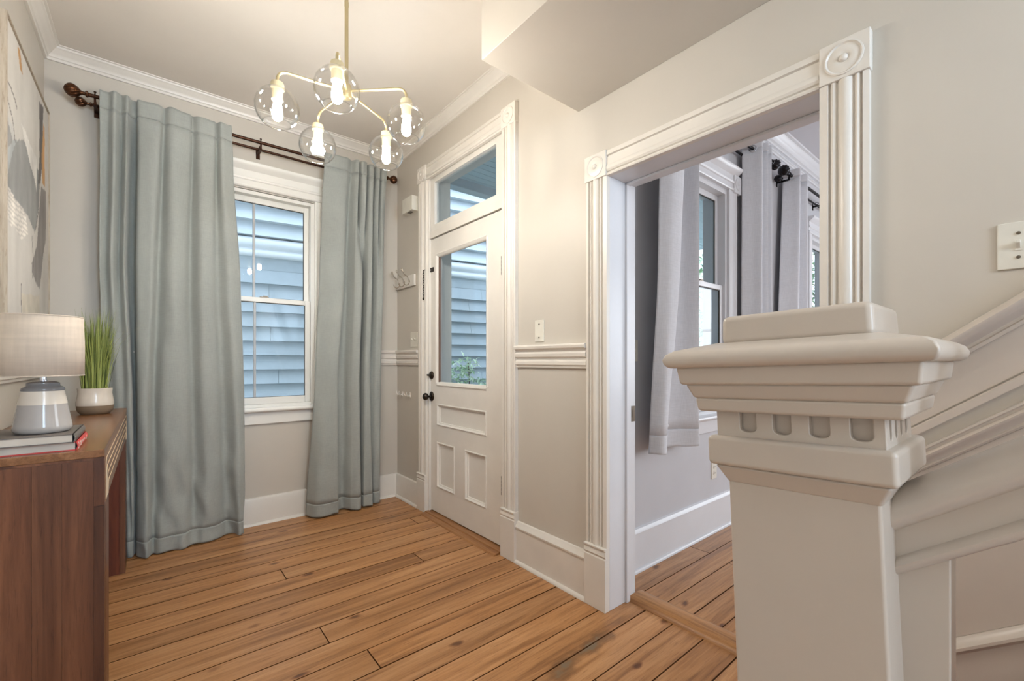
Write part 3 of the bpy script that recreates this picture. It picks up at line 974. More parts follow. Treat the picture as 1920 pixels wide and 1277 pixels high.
# ------------------------------------------------------------------ console table
CF, CB, C0, C1, CT = -.111, -.452, 1.812, 3.325, .880
ct = thing('console_table', 'walnut console table with pale highlight lines for grooves along the left wall', 'console table', ((CF + CB) / 2, (C0 + C1) / 2, 0))
build('tabletop', MB().box(CB, CF, C0, C1, CT - .022, CT), 'walnut_y', ct, bevel=.0015)
LW = .17
for y0, y1 in ((C0, C0 + .028), (C1 - .028, C1)):
    e = build('end_panel', MB().box(CB + .012, CF - .001, y0 + .002, y1 - .002, 0, CT - .0225), 'walnut_z', ct)
    # vertical walnut boards applied on the near end
    if y0 == C0:
        xs = [CB + .012, -.395, -.330, -.262, -.202, CF - .024]
        for a, b in zip(xs[:-1], xs[1:]):
            build('plank', MB().box(a + .0003, b - .0003, y0 - .0005, y0 + .004, .002, CT - .030), 'walnut_z', e)
        for za, zb in ((.002, .710), (.713, CT - .0235)):
            build('plank', MB().box(CF - .0235, CF - .0008, y0 - .0005, y0 + .004, za, zb), 'walnut_z', e)
for y0, y1, fy0, fy1 in ((C0 + .0, C0 + LW, C0, C0 + .0), (C1 - LW, C1, C1, C1)):
    build('leg', MB().box(CF - .024, CF, y0 + (.0285 if y0 == C0 else 0), y1 - (.0285 if y0 != C0 else 0), 0, .712), 'walnut_z', ct, bevel=.0015)
    ya_, yb2 = (y0 + .028, y1) if y0 == C0 else (y0, y1 - .028)
    build('inner_leg', MB().box(CB + .012, CF - .024, (y1 - .028) if y0 == C0 else y0, y1 if y0 == C0 else y0 + .028, 0, CT - .022), 'walnut_red', ct)
build('apron', MB().box(CF - .024, CF, C0 + .0285, C1 - .0285, .714, CT - .022), 'walnut_y', ct, bevel=.001)
for j in range(4):
    ins = .052 + j * .028
    zc = CT - .036 - j * .029
    R = .030
    pts = [(C0 + ins, .716)]
    for q in range(7):
        g = PI - (PI / 2) * q / 6
        pts.append((C0 + ins + R + R * math.cos(g), zc - R + R * math.sin(g)))
    right = [(C0 + C1 - y, z) for y, z in pts][::-1]
    path = pts + right
    m = MB()
    w_ = .0015
    vs, fs = [], []
    for i, (y, z) in enumerate(path):
        p, n_ = path[max(0, i - 1)], path[min(len(path) - 1, i + 1)]
        dy, dz = n_[0] - p[0], n_[1] - p[1]
        ln = math.hypot(dy, dz)
        ny, nz = -dz / ln, dy / ln
        for s in (-1, 1):
            for x in (CF - .001, CF + .0012):
                vs.append((x, y + ny * w_ * s, z + nz * w_ * s))
    for i in range(len(path) - 1):
        o = i * 4
        fs += [(o, o + 4, o + 5, o + 1), (o + 2, o + 3, o + 7, o + 6), (o + 1, o + 5, o + 7, o + 3), (o, o + 2, o + 6, o + 4)]
    build('groove_highlight', MB().add(vs, fs), 'groove_highlight', ct)

# ------------------------------------------------------------------ books on the console
def book(name, label, x0, x1, y0, y1, z0, z1, cover, red=False):
    b = thing(name, label, 'book', ((x0 + x1) / 2, (y0 + y1) / 2, z0))
    t_ = .0028
    m = MB().box(x0, x1 - .003, y0, y1, z0, z0 + t_).box(x0, x1 - .003, y0, y1, z1 - t_, z1)
    n_ = 8
    h = (z1 - z0)
    sp = [(x1 - .004 + .005 * math.sin(PI * q / n_), z0 + h * q / n_) for q in range(n_ + 1)] + [(x1 - .0065 + .005 * math.sin(PI * q / n_), z0 + h * q / n_) for q in range(n_, -1, -1)]
    m.prism(sp, 'y', y0, y1)
    build('cover', m, cover, b, smooth=40)
    build('pages', MB().box(x0 + .004, x1 - .007, y0 + .004, y1 - .004, z0 + t_, z1 - t_), 'pages', b)
    if red:
        m = MB()
        x = x1 + .0004
        c = (z0 + z1) / 2
        m.box(x - .001, x + .0006, y0 + .050, y0 + .072, c - .007, c + .007)
        for q in range(7):
            m.box(x - .001, x + .0006, y0 + .092 + q * .011, y0 + .092 + q * .011 + .006, c - .003, c + .004)
        m.box(x - .001, x + .0006, y0 + .20, y0 + .212, c - .006, c + .006)
        m.box(x - .001, x + .0006, y0 + .014, y0 + .017, c - .010, c + .010)
        build('spine_lettering', m, 'ink_white', b, kind='stuff')
    return b


book('book', 'red-spined hardback at the bottom of the stack on the console', -.440, -.172, 1.850, 2.098, CT, CT + .026, 'cover_red', True)
book('book', 'grey hardback on top of the red book, under the lamp', -.445, -.176, 1.830, 2.080, CT + .026, CT + .052, 'cover_grey')

# ------------------------------------------------------------------ lamp
lx, ly, lz = -.256, 1.935, CT + .052
lp = thing('table_lamp', 'small grey ceramic table lamp with a linen drum shade on the books', 'table lamp', (lx, ly, lz))
b = build('base', MB().lathe([(.050, 0), (.060, .004), (.0645, .012), (.0635, .022), (.0535, .084), (.0535, .086)], (lx, ly, lz), 40), 'ceramic_grey', lp, smooth=60, label='glossy grey glazed lower body')
build('bare_band', MB().lathe([(.0535, .084), (.0530, .088), (.0525, .091), (.0520, .094), (.0512, .098), (.0505, .103), (.0490, .110), (.0475, .118), (.0460, .127)], (lx, ly, lz), 40), 'ceramic_white', lp, smooth=25, label='ribbed cream unglazed band')
build('collar', MB().lathe([(.046, .126), (.0475, .129), (.0455, .136), (.040, .139), (.037, .141), (.036, .150), (.028, .154), (.010, .155)], (lx, ly, lz), 40), 'ceramic_dark', lp, smooth=50, label='dark grey glazed shoulder')
build('neck', MB().lathe([(.010, .153), (.010, .158), (.008, .159), (.008, .19)], (lx, ly, lz), 20), 'chrome', lp, smooth=50, label='chrome neck')
s = build('lamp_shade', MB().shell([(.090, .172), (.0905, .26), (.088, .352)], (lx, ly, lz), 56), 'shade', lp, smooth=60, solid=.002)
for z, r_ in ((.172, .0905), (.352, .0885)):
    m = MB().tube([(lx + r_ * math.cos(2 * PI * q / 48), ly + r_ * math.sin(2 * PI * q / 48), lz + z) for q in range(48)], .0018, 6, True)
    build('rim', m, 'shade', s, smooth=60)
m = MB()
for q in range(3):
    g = 2 * PI * q / 3
    m.tube([(lx, ly, lz + .33), (lx + .086 * math.cos(g), ly + .086 * math.sin(g), lz + .335)], .0012, 6)
m.lathe([(.004, .185), (.004, .335)], (lx, ly, lz), 8)
build('spider', m, 'chrome', s)

# ------------------------------------------------------------------ potted grass
px_, py_ = -.222, 3.052
pg = thing('potted_grass', 'potted tall green grass plant in a two-tone stoneware pot', 'plant', (px_, py_, CT))
build('pot', MB().lathe([(.046, 0), (.056, .003), (.066, .016), (.070, .032), (.0705, .045)], (px_, py_, CT), 36), 'terracotta', pg, smooth=60, label='raw brown stoneware bottom of the pot')
build('pot_glaze', MB().shell([(.0705, .044), (.0715, .047), (.071, .065), (.067, .088), (.0645, .105), (.066, .122), (.067, .130), (.064, .131), (.061, .122)], (px_, py_, CT), 36), 'ceramic_white', pg, smooth=60, label='white glazed upper pot')
build('soil', MB().lathe([(.061, .100), (.061, .116), (.0, .118)], (px_, py_, CT), 24), 'soil', pg)
r = random.Random(3)
m = MB()


def blade(m, bx, by, bz, ang, lean, ln, w, curl):
    n_ = 6
    vs, fs = [], []
    for i in range(n_ + 1):
        t_ = i / n_
        out = lean * t_ + curl * t_ * t_ * t_
        z = ln * (t_ - .25 * curl / max(ln, .01) * t_ ** 4)
        x, y = bx + math.cos(ang) * out, by + math.sin(ang) * out
        ww = w * (1 - t_ ** 2.2) + .0003
        sx, sy = -math.sin(ang), math.cos(ang)
        vs += [(x - sx * ww, y - sy * ww, bz + z), (x + math.cos(ang) * ww * .4, y + math.sin(ang) * ww * .4, bz + z), (x + sx * ww, y + sy * ww, bz + z)]
    for i in range(n_):
        o = i * 3
        fs += [(o, o + 1, o + 4, o + 3), (o + 1, o + 2, o + 5, o + 4)]
    m.add(vs, fs)


for i in range(270):
    a0, rr = r.uniform(0, 2 * PI), .050 * math.sqrt(r.random())
    a = a0 + r.uniform(-.6, .6)
    blade(m, px_ + rr * math.cos(a0), py_ + rr * math.sin(a0), CT + .112, a, r.uniform(0.0, .045), r.choice((r.uniform(.20, .33), r.uniform(.31, .43))), r.uniform(.0016, .0030), r.uniform(-.01, .035 if math.cos(a) > -.6 else .01))
for i in range(16):
    a = r.uniform(-.62 * PI, .62 * PI)
    blade(m, px_ + .03 * math.cos(a), py_ + .03 * math.sin(a), CT + .115, a, r.uniform(.03, .07), r.uniform(.24, .40), .0009, r.uniform(.04, .12))
build('grass_blades', m, 'grass', pg, kind='stuff')

# ------------------------------------------------------------------ painting
pt = thing('painting', 'large abstract grey and beige canvas in a pale wood floater frame', 'painting', (L, 2.93, 1.28))
PY0, PY1, PZ0, PZ1 = 2.476, 3.372, 1.285, 2.468
polys = [
    ('ochre', (196, 150, 98), [(2.676, 2.443), (2.725, 2.45), (2.771, 2.374), (2.725, 2.369)]),
    ('petal', (196, 194, 190), [(2.492, 2.08), (2.557, 2.087), (2.625, 2.063), (2.643, 2.027), (2.574, 1.969), (2.508, 1.934)]),
    ('petal2', (150, 148, 146), [(2.49, 2.07), (2.55, 2.06), (2.60, 2.02), (2.58, 1.97), (2.53, 1.94), (2.49, 1.95)]),
    ('petal3', (172, 176, 176), [(2.492, 1.948), (2.591, 2.024), (2.671, 2.055), (2.718, 1.988), (2.643, 1.897), (2.492, 1.864)]),
    ('leaf', (150, 150, 148), [(2.482, 1.80), (2.60, 1.99), (2.70, 2.07), (2.787, 2.10), (2.949, 2.07), (3.135, 2.071), (3.109, 1.898), (3.02, 1.754), (2.90, 1.79), (2.767, 1.80), (2.599, 1.80)]),
    ('stripe', (112, 106, 104), [(3.122, 2.419), (3.231, 2.439), (3.203, 2.16), (3.162, 2.027), (3.096, 2.006), (3.135, 2.162)]),
    ('ochre2', (196, 150, 98), [(3.231, 2.355), (3.267, 2.348), (3.274, 2.042), (3.203, 2.053), (3.189, 2.155)]),
    ('blade', (226, 222, 216), [(2.737, 2.153), (2.807, 2.147), (3.07, 2.113), (3.06, 1.96), (3.02, 2.00), (2.926, 2.038)]),
    ('band', (224, 218, 210), [(2.478, 1.830), (2.54, 1.822), (2.839, 1.778), (2.882, 1.706), (2.767, 1.669), (2.557, 1.682), (2.478, 1.707)]),
    ('rleaf', (146, 140, 136), [(3.175, 2.025), (3.304, 2.029), (3.289, 1.781), (3.135, 1.499), (2.961, 1.546), (2.949, 1.593), (3.07, 1.696)]),
    ('box', (206, 198, 184), [(2.747, 1.434), (3.135, 1.465), (3.135, 1.368), (2.767, 1.339)]),
]
lines = [[(2.492, 2.215), (2.557, 2.222), (2.62, 2.21), (2.671, 2.184)], [(2.51, 2.16), (2.60, 2.10), (2.64, 2.03)], [(2.747, 1.47), (2.747, 1.35)], [(3.135, 2.07), (3.109, 1.88), (3.02, 1.75)], [(2.96, 1.72), (2.99, 1.60), (2.97, 1.53)]]


def inside(p, poly):
    c = False
    j = len(poly) - 1
    for i in range(len(poly)):
        (xi, yi), (xj, yj) = poly[i], poly[j]
        if (yi > p[1]) != (yj > p[1]) and p[0] < (xj - xi) * (p[1] - yi) / (yj - yi) + xi:
            c = not c
        j = i
    return c


def segd(p, a, b):
    ax, ay = b[0] - a[0], b[1] - a[1]
    t_ = max(0, min(1, ((p[0] - a[0]) * ax + (p[1] - a[1]) * ay) / (ax * ax + ay * ay + 1e-9)))
    return math.hypot(p[0] - a[0] - ax * t_, p[1] - a[1] - ay * t_)


def art(y, z):
    n1 = noise.noise((y * 3, z * 2.2, 1.0))
    n2 = noise.noise((y * 14, z * 5, 4.0))
    n3 = noise.noise((y * 40, z * 40, 7.0))
    q = (y + .012 * noise.noise((y * 8, z * 8, 2)), z + .012 * noise.noise((y * 8, z * 8, 9)))
    v = 208 + 18 * n1 + 8 * n2 + 3 * n3
    c = (v, v - 5, v - 12)
    for nm, rgb, pl_ in polys:
        if inside(q, pl_):
            k = 1 + .16 * n1 + .14 * n2 + .03 * n3
            if nm == 'band':
                k *= 1.04 if math.sin((z - 1.7) * 330 + 3.0 * math.sin((y - 2.5) * 14)) > -.2 else .90
            c = tuple(x * k for x in rgb)
    for ln in lines:
        for a, b in zip(ln[:-1], ln[1:]):
            if segd(q, a, b) < .0045:
                c = (112, 106, 100)
    return c


gy, gz = 120, 150
vs, fs, cs = [], [], []
for k in range(gz + 1):
    for i in range(gy + 1):
        y, z = PY0 + .008 + (PY1 - PY0 - .016) * i / gy, PZ0 + .008 + (PZ1 - PZ0 - .016) * k / gz
        vs.append((L + .032, y, z))
        cs.append(lin(tuple(max(0, min(255, x)) for x in art(y, z))))
for k in range(gz):
    for i in range(gy):
        o = k * (gy + 1) + i
        fs.append((o, o + 1, o + gy + 2, o + gy + 1))
t = NT('abstract_paint')
at = t.n('ShaderNodeAttribute', attribute_name='paint')
t.color(at.outputs['Color'])
t.b.inputs['Roughness'].default_value = .6
t.bump(t.noise(t.mapping((1, 1, 1)), 240, 3), .3, .001)
o = build('canvas', MB().add(vs, fs), t.m, pt, solid=.003)
ca = o.data.color_attributes.new('paint', 'FLOAT_COLOR', 'POINT')
ca.data.foreach_set('color', [x for c in cs for x in c])
fw, fd = .006, .040
m = MB()
for y0, y1, z0, z1 in ((PY0, PY0 + fw, PZ0, PZ1), (PY1 - fw, PY1, PZ0, PZ1), (PY0 + fw, PY1 - fw, PZ0, PZ0 + fw), (PY0 + fw, PY1 - fw, PZ1 - fw, PZ1)):
    m.box(L + .001, L + fd, y0, y1, z0, z1)
build('frame', m, 'frame_wood', pt)
build('backing_board', MB().box(L + .001, L + .012, PY0 + .008, PY1 - .008, PZ0 + .008, PZ1 - .008), 'slot', pt)


# ------------------------------------------------------------------ curtains
def catmull(P, n):
    out = []
    Q = [tuple(2 * a - b for a, b in zip(P[0], P[1]))] + list(P) + [tuple(2 * a - b for a, b in zip(P[-1], P[-2]))]
    segs = len(P) - 1
    per = max(2, n // segs)
    for s in range(segs):
        p0, p1, p2, p3 = Q[s:s + 4]
        for i in range(per):
            t_ = i / per
            out.append(tuple(.5 * (2 * b + (c - a) * t_ + (2 * a - 5 * b + 4 * c - d) * t_ ** 2 + (3 * b - a - 3 * c + d) * t_ ** 3) for a, b, c, d in zip(p0, p1, p2, p3)))
    out.append(tuple(P[-1]))
    return out


def curtain(name, label, ybase, levels, mat, seed, pocket=.10, hem=.09, wr=.006, per=7, rows=64, group=None, sag=None, ruffle=0.0, fold=0.0, pool=0.0):
    """levels: (z, [(x, dy), ...]) from the rod down; three cloth parts: pocket, panel, hem"""
    n = (len(levels[0][1]) - 1) * per
    prof = [(z, catmull(p, n)) for z, p in levels]
    ztop, zbot = levels[0][0], levels[-1][0]

    def at(z):
        for (za, a), (zb, b) in zip(prof[:-1], prof[1:]):
            if z >= zb - 1e-9:
                t_ = (za - z) / (za - zb)
                t_ = t_ * t_ * (3 - 2 * t_) * .5 + t_ * .5
                return [(p[0] + (q[0] - p[0]) * t_, p[1] + (q[1] - p[1]) * t_) for p, q in zip(a, b)]
        return prof[-1][1]
    ctr = at(ztop)
    r = thing(name, label, 'curtain', (sum(p[0] for p in ctr) / len(ctr), ybase, zbot), group)

    def sheet(nm, zs, thick, extra=0.0, edge=None):
        vs, fs = [], []
        nc = None
        for z in zs:
            row = at(min(ztop, z))
            nc = len(row)
            for i, (x, dy) in enumerate(row):
                u = i / (nc - 1)
                if ruffle:
                    q_ = min(1, max(0, (ztop - z - .09) / .22))
                    dy = dy * q_ + (1 - q_) * ((dy - .036) * .62 - .015)
                k = (ztop - z) / (ztop - zbot)
                w_ = wr * (0.25 + .9 * k)
                d = w_ * noise.noise((x * 9 + seed, z * 3.0, 3.1)) + fold * (.4 + .6 * k) * noise.noise((x * 11 + seed, z * .55, 8.3)) + w_ * .6 * noise.noise((x * 22, z * 7 + seed, 1.7))
                if pool:
                    kk = max(0, (k - .72) / .28)
                    d += pool * kk * (noise.noise((x * 13 + z * 5, z * 4.5 + seed, 6.6)) - .25) + .3 * pool * kk * noise.noise((x * 30, z * 16 - x * 9, seed))
                if ruffle and ztop - z < .12:
                    d = min(d, .004)
                zz = z
                if nm == 'hem_band':
                    zz = z + .006 * noise.noise((x * 12 + seed, 0, 0)) * (ztop - z > (ztop - zbot) * .97)
                if sag:
                    zz += sag(u, k)
                if ruffle and nm == 'rod_pocket':
                    zz += ruffle * noise.noise((x * 16 + seed, 5, 0)) * max(0, 1 - (ztop - z) / .05)
                vs.append((x + .3 * d, ybase + dy + d - extra, max(zz, .002)))
        for k in range(len(zs) - 1):
            for i in range(nc - 1):
                o = k * nc + i
                fs.append((o, o + 1, o + nc + 1, o + nc))
        return build(nm, MB().add(vs, fs), mat, r, smooth=75, solid=thick)
    zp, zh = ztop - pocket, zbot + hem
    sheet('rod_pocket', [ztop - pocket * i / 6 for i in range(7)], .005)
    sheet('panel', [zp + .003 - (zp + .003 - zh + .003) * i / rows for i in range(rows + 1)], .002)
    sheet('hem_band', [zh - (zh - zbot) * i / 8 for i in range(9)], .0034)
    return r


CL = [
    (2.672, [(-.226, 0), (-.192, .012), (-.165, -.042), (-.138, .005), (-.108, -.036), (-.094, .03), (-.070, .035), (-.056, -.026), (.03, -.032), (.058, .016), (.09, -.036), (.17, -.026), (.195, .010), (.23, -.036), (.30, -.018), (.322, .018), (.345, -.042), (.40, -.006)]),
    (2.45, [(-.226, 0), (-.195, .016), (-.168, -.042), (-.138, .014), (-.112, -.038), (-.097, .060), (-.071, .060), (-.058, -.030), (.025, -.036), (.052, .014), (.09, -.040), (.17, -.028), (.195, .008), (.235, -.040), (.30, -.018), (.326, .018), (.350, -.044), (.412, -.006)]),
    (1.70, [(-.226, 0), (-.200, .02), (-.178, -.036), (-.150, .004), (-.124, -.050), (-.110, .060), (-.078, .060), (-.068, -.036), (.000, -.044), (.03, .006), (.08, -.046), (.15, -.030), (.185, .006), (.24, -.046), (.30, -.018), (.335, .012), (.385, -.046), (.455, -.005)]),
    (0.90, [(-.205, 0), (-.185, .012), (-.155, -.024), (-.125, -.034), (-.095, -.052), (-.089, .06), (-.075, .06), (-.067, -.040), (-.030, -.062), (.006, .004), (.055, -.052), (.16, -.030), (.20, .006), (.25, -.052), (.32, -.020), (.355, .010), (.415, -.048), (.476, -.004)]),
    (0.35, [(-.135, 0), (-.128, .005), (-.118, -.02), (-.104, -.03), (-.092, -.044), (-.086, .03), (-.077, .03), (-.068, -.046), (-.028, -.072), (.006, .0), (.055, -.062), (.16, -.040), (.20, .0), (.26, -.058), (.33, -.020), (.365, .006), (.425, -.048), (.484, -.004)]),
    (0.006, [(-.125, 0), (-.118, 0), (-.112, -.03), (-.102, -.04), (-.092, -.04), (-.086, .0), (-.080, 0), (-.070, -.07), (-.028, -.112), (.002, -.05), (.04, -.098), (.15, -.072), (.19, -.045), (.25, -.072), (.33, -.030), (.375, -.005), (.435, -.042), (.478, -.002)]),
]
curtain('curtain', 'wide blue-grey linen curtain pooling on the floor beside the console table', 3.400, CL, 'curtain', 3.0, wr=.010, rows=80, ruffle=.010, fold=.055, pool=.034)
CR = [
    (2.685, [(.982, 0), (1.06, -.010), (1.135, -.018), (1.165, .002), (1.185, .012), (1.207, -.032), (1.228, -.03), (1.237, .035), (1.250, -.032), (1.285, -.035), (1.300, .022), (1.317, -.022), (1.345, -.03), (1.357, .032), (1.370, -.026), (1.394, -.03), (1.402, .03), (1.417, -.024), (1.452, -.02)]),
    (2.40, [(.975, 0), (1.05, -.012), (1.132, -.02), (1.160, .002), (1.180, .012), (1.202, -.022), (1.225, -.03), (1.245, .038), (1.258, -.02), (1.288, -.035), (1.302, .022), (1.317, -.022), (1.345, -.03), (1.357, .03), (1.370, -.020), (1.394, -.026), (1.404, .02), (1.420, -.022), (1.450, -.014)]),
    (1.80, [(.955, 0), (1.03, -.022), (1.122, -.026), (1.134, .02), (1.165, .028), (1.190, 0), (1.210, -.03), (1.260, -.034), (1.270, .060), (1.292, .060), (1.301, -.012), (1.312, -.03), (1.340, -.03), (1.350, .03), (1.366, .034), (1.390, -.006), (1.410, -.012), (1.430, -.02), (1.446, 0)]),
    (1.00, [(.923, 0), (1.00, -.028), (1.074, -.026), (1.086, .022), (1.140, .030), (1.165, -.010), (1.190, -.03), (1.236, -.034), (1.245, .060), (1.266, .060), (1.273, -.006), (1.286, -.03), (1.320, -.03), (1.335, 0), (1.350, .010), (1.375, -.006), (1.395, -.01), (1.410, -.015), (1.426, 0)]),
    (0.012, [(.872, .03), (.922, -.03), (1.064, -.046), (1.076, 0), (1.130, .015), (1.160, -.02), (1.180, -.034), (1.246, -.036), (1.250, .060), (1.264, .060), (1.269, -.010), (1.281, -.03), (1.340, -.03), (1.345, .010), (1.357, .012), (1.372, -.006), (1.390, -.01), (1.405, -.012), (1.419, 0)]),
]
CR = [(z, [(x, min(dy * 1.4, .060)) for x, dy in p]) for z, p in CR]
curtain('curtain', 'narrow pleated blue-grey linen curtain hanging nearest the corner by the door', 3.400, CR, 'curtain', 9.0, wr=.006, ruffle=.008, fold=.024, pool=.012)

K1 = [(2.72, [(2.10, -.03), (2.20, -.07), (2.33, -.055), (2.372, .05), (2.42, .03), (2.442, -.055), (2.462, -.045), (2.60, .05)]),
      (1.7, [(2.07, -.03), (2.14, -.07), (2.25, -.055), (2.29, .05), (2.40, .03), (2.437, -.055), (2.460, -.045), (2.585, .05)]),
      (0.655, [(2.03, .0), (2.06, -.065), (2.13, -.04), (2.19, .045), (2.34, .02), (2.428, -.055), (2.458, -.045), (2.57, .05)])]
curtain('pale_curtain', 'pale grey curtain on the near side of the sitting room window', 1.325, K1, 'curtain_pale', 5.0, pocket=.06, hem=.10, wr=.003, rows=30)
K2 = [(2.735, [(3.295, .058), (3.33, -.002), (3.362, -.056), (3.41, .05), (3.458, -.056), (3.488, .05), (3.520, -.056), (3.56, .04)]),
      (1.5, [(3.275, .055), (3.32, -.002), (3.352, -.056), (3.41, .05), (3.462, -.056), (3.495, .05), (3.535, -.056), (3.59, .04)]),
      (0.655, [(3.26, .055), (3.31, -.002), (3.342, -.056), (3.41, .05), (3.466, -.056), (3.50, .05), (3.545, -.056), (3.61, .04)])]
curtain('pale_curtain', 'pale grey grommet curtain between the sitting room window and the rod finials', 1.325, K2, 'curtain_pale', 6.0, pocket=.06, hem=.10, wr=.003, rows=30)
K3 = [(2.735, [(4.075, .058), (4.10, -.002), (4.125, -.056), (4.20, .05), (4.255, .05), (4.300, -.056), (4.35, .04)]),
      (1.5, [(3.97, .055), (4.03, -.002), (4.09, -.056), (4.19, .05), (4.25, .05), (4.300, -.056), (4.36, .04)]),
      (0.655, [(3.93, .055), (4.00, -.002), (4.06, -.056), (4.18, .05), (4.24, .05), (4.300, -.056), (4.37, .04)])]
curtain('pale_curtain', 'farthest pale grey grommet curtain, hanging past the rod finials', 1.325, K3, 'curtain_pale', 7.0, pocket=.06, hem=.10, wr=.003, rows=30)
pcs = [o for o in COL.objects if o.name.startswith('pale_curtain')]
for o, gxs in zip(pcs, ((), ((3.331, -.50),), ((4.101, -.42),))):
    for gx, sl in gxs:
        tx, ty = Vector((-sl, -1, 0)).normalized().x, Vector((-sl, -1, 0)).normalized().y
        pts = [(gx + .024 * math.cos(2 * PI * q / 20) * tx - .003, 1.325 + .024 * math.cos(2 * PI * q / 20) * ty, 2.672 + .024 * math.sin(2 * PI * q / 20)) for q in range(20)]
        build('grommet', MB().tube(pts, .0045, 8, True), 'chrome', o, smooth=60)


# ------------------------------------------------------------------ curtain rods
def swirl(a, h):
    return 1 + .07 * math.cos(10 * (a + h * 16))


def finial(x, y, z, s, d, parent, mat):
    """carved egg finial, pointing towards d (+1/-1) along x"""
    R = .037 * s
    Ln = .074 * s
    pr = [(.0001, d * Ln)]
    for q in range(1, 13):
        t_ = q / 13
        pr.append((R * math.sin(PI * t_) ** .62 * (1 - .16 * t_), d * (Ln - Ln * t_)))
    pr += [(.010 * s, 0), (.009 * s, -d * .012 * s), (.016 * s, -d * .016 * s), (.016 * s, -d * .024 * s), (.010 * s, -d * .027 * s), (.010 * s, -d * .036 * s)]
    m = MB().lathe(pr, (x + d * .036 * s, y, z), 60, 'x', lambda a, h: swirl(a, h) if abs(h) > .004 else 1)
    return build('finial', m, mat, parent, smooth=50)


def bracket(x, yw, ya, yb, z, parent, mat):
    m = MB().box(x - .012, x + .012, yw - .004, yw, z - .075, z - .005).box(x - .007, x + .007, ya, yw - .002, z - .050, z - .038)
    for y, r_ in ((ya, .0135), (yb, .012)):
        pts = [(x, y + r_ * math.cos(g), z + (-.018 if y == yb else 0) + r_ * math.sin(g)) for g in [PI * 2 * q / 16 for q in range(16)]]
        m.tube(pts, .003, 6, True)
        m.box(x - .005, x + .005, y - .004, y + .004, z - .048, z - (.028 if y == yb else .012))
    m.lathe([(.003, .012), (.003, .022), (.006, .022), (.006, .027)], (x, ya, z), 8)
    return build('bracket', m, mat, parent)


rd = thing('curtain_rod', 'bronze double curtain rod with carved finials above the window', 'curtain rod', (.6, 3.40, 2.64))
build('rod', MB().tube([(-.265, 3.40, 2.640), (1.475, 3.40, 2.640)], .0105, 14), 'bronze', rd, smooth=60)
build('rear_rod', MB().tube([(-.262, 3.455, 2.612), (1.475, 3.455, 2.612)], .0085, 12), 'bronze', rd, smooth=60)
finial(-.265, 3.40, 2.640, 1.0, -1, rd, M['bronze_light'])
finial(-.258, 3.455, 2.612, .72, -1, rd, M['bronze_light'])
finial(1.470, 3.40, 2.640, .9, 1, rd, M['bronze_light'])
for x in (-.248, .575, 1.46):
    bracket(x, D, 3.40, 3.455, 2.640, rd, M['bronze'])

rd = thing('black_curtain_rod', 'black double rod over the near sitting room window', 'curtain rod', (2.8, 1.325, 2.67))
build('rod', MB().tube([(2.0, 1.325, 2.672), (3.67, 1.325, 2.672)], .012, 12), 'black_metal', rd, smooth=60)
build('rear_rod', MB().tube([(2.0, 1.385, 2.640), (3.66, 1.385, 2.640)], .009, 12), 'black_metal', rd, smooth=60)
finial(3.66, 1.325, 2.676, 1.15, 1, rd, M['black_metal'])
for x in (2.05, 2.9, 3.63):
    bracket(x, N, 1.325, 1.385, 2.672, rd, M['black_metal'])
rd = thing('black_curtain_rod', 'black double rod with swirled finials over the farther sitting room window', 'curtain rod', (5.0, 1.325, 2.67))
build('rod', MB().tube([(4.01, 1.325, 2.682), (6.0, 1.325, 2.682)], .012, 12), 'black_metal', rd, smooth=60)
build('rear_rod', MB().tube([(4.04, 1.385, 2.645), (6.0, 1.385, 2.645)], .009, 12), 'black_metal', rd, smooth=60)
finial(4.015, 1.325, 2.682, 1.2, -1, rd, M['black_metal'])
finial(4.045, 1.385, 2.650, .85, -1, rd, M['black_metal'])
for x in (4.045, 4.95):
    bracket(x, N, 1.325, 1.385, 2.682, rd, M['black_metal'])

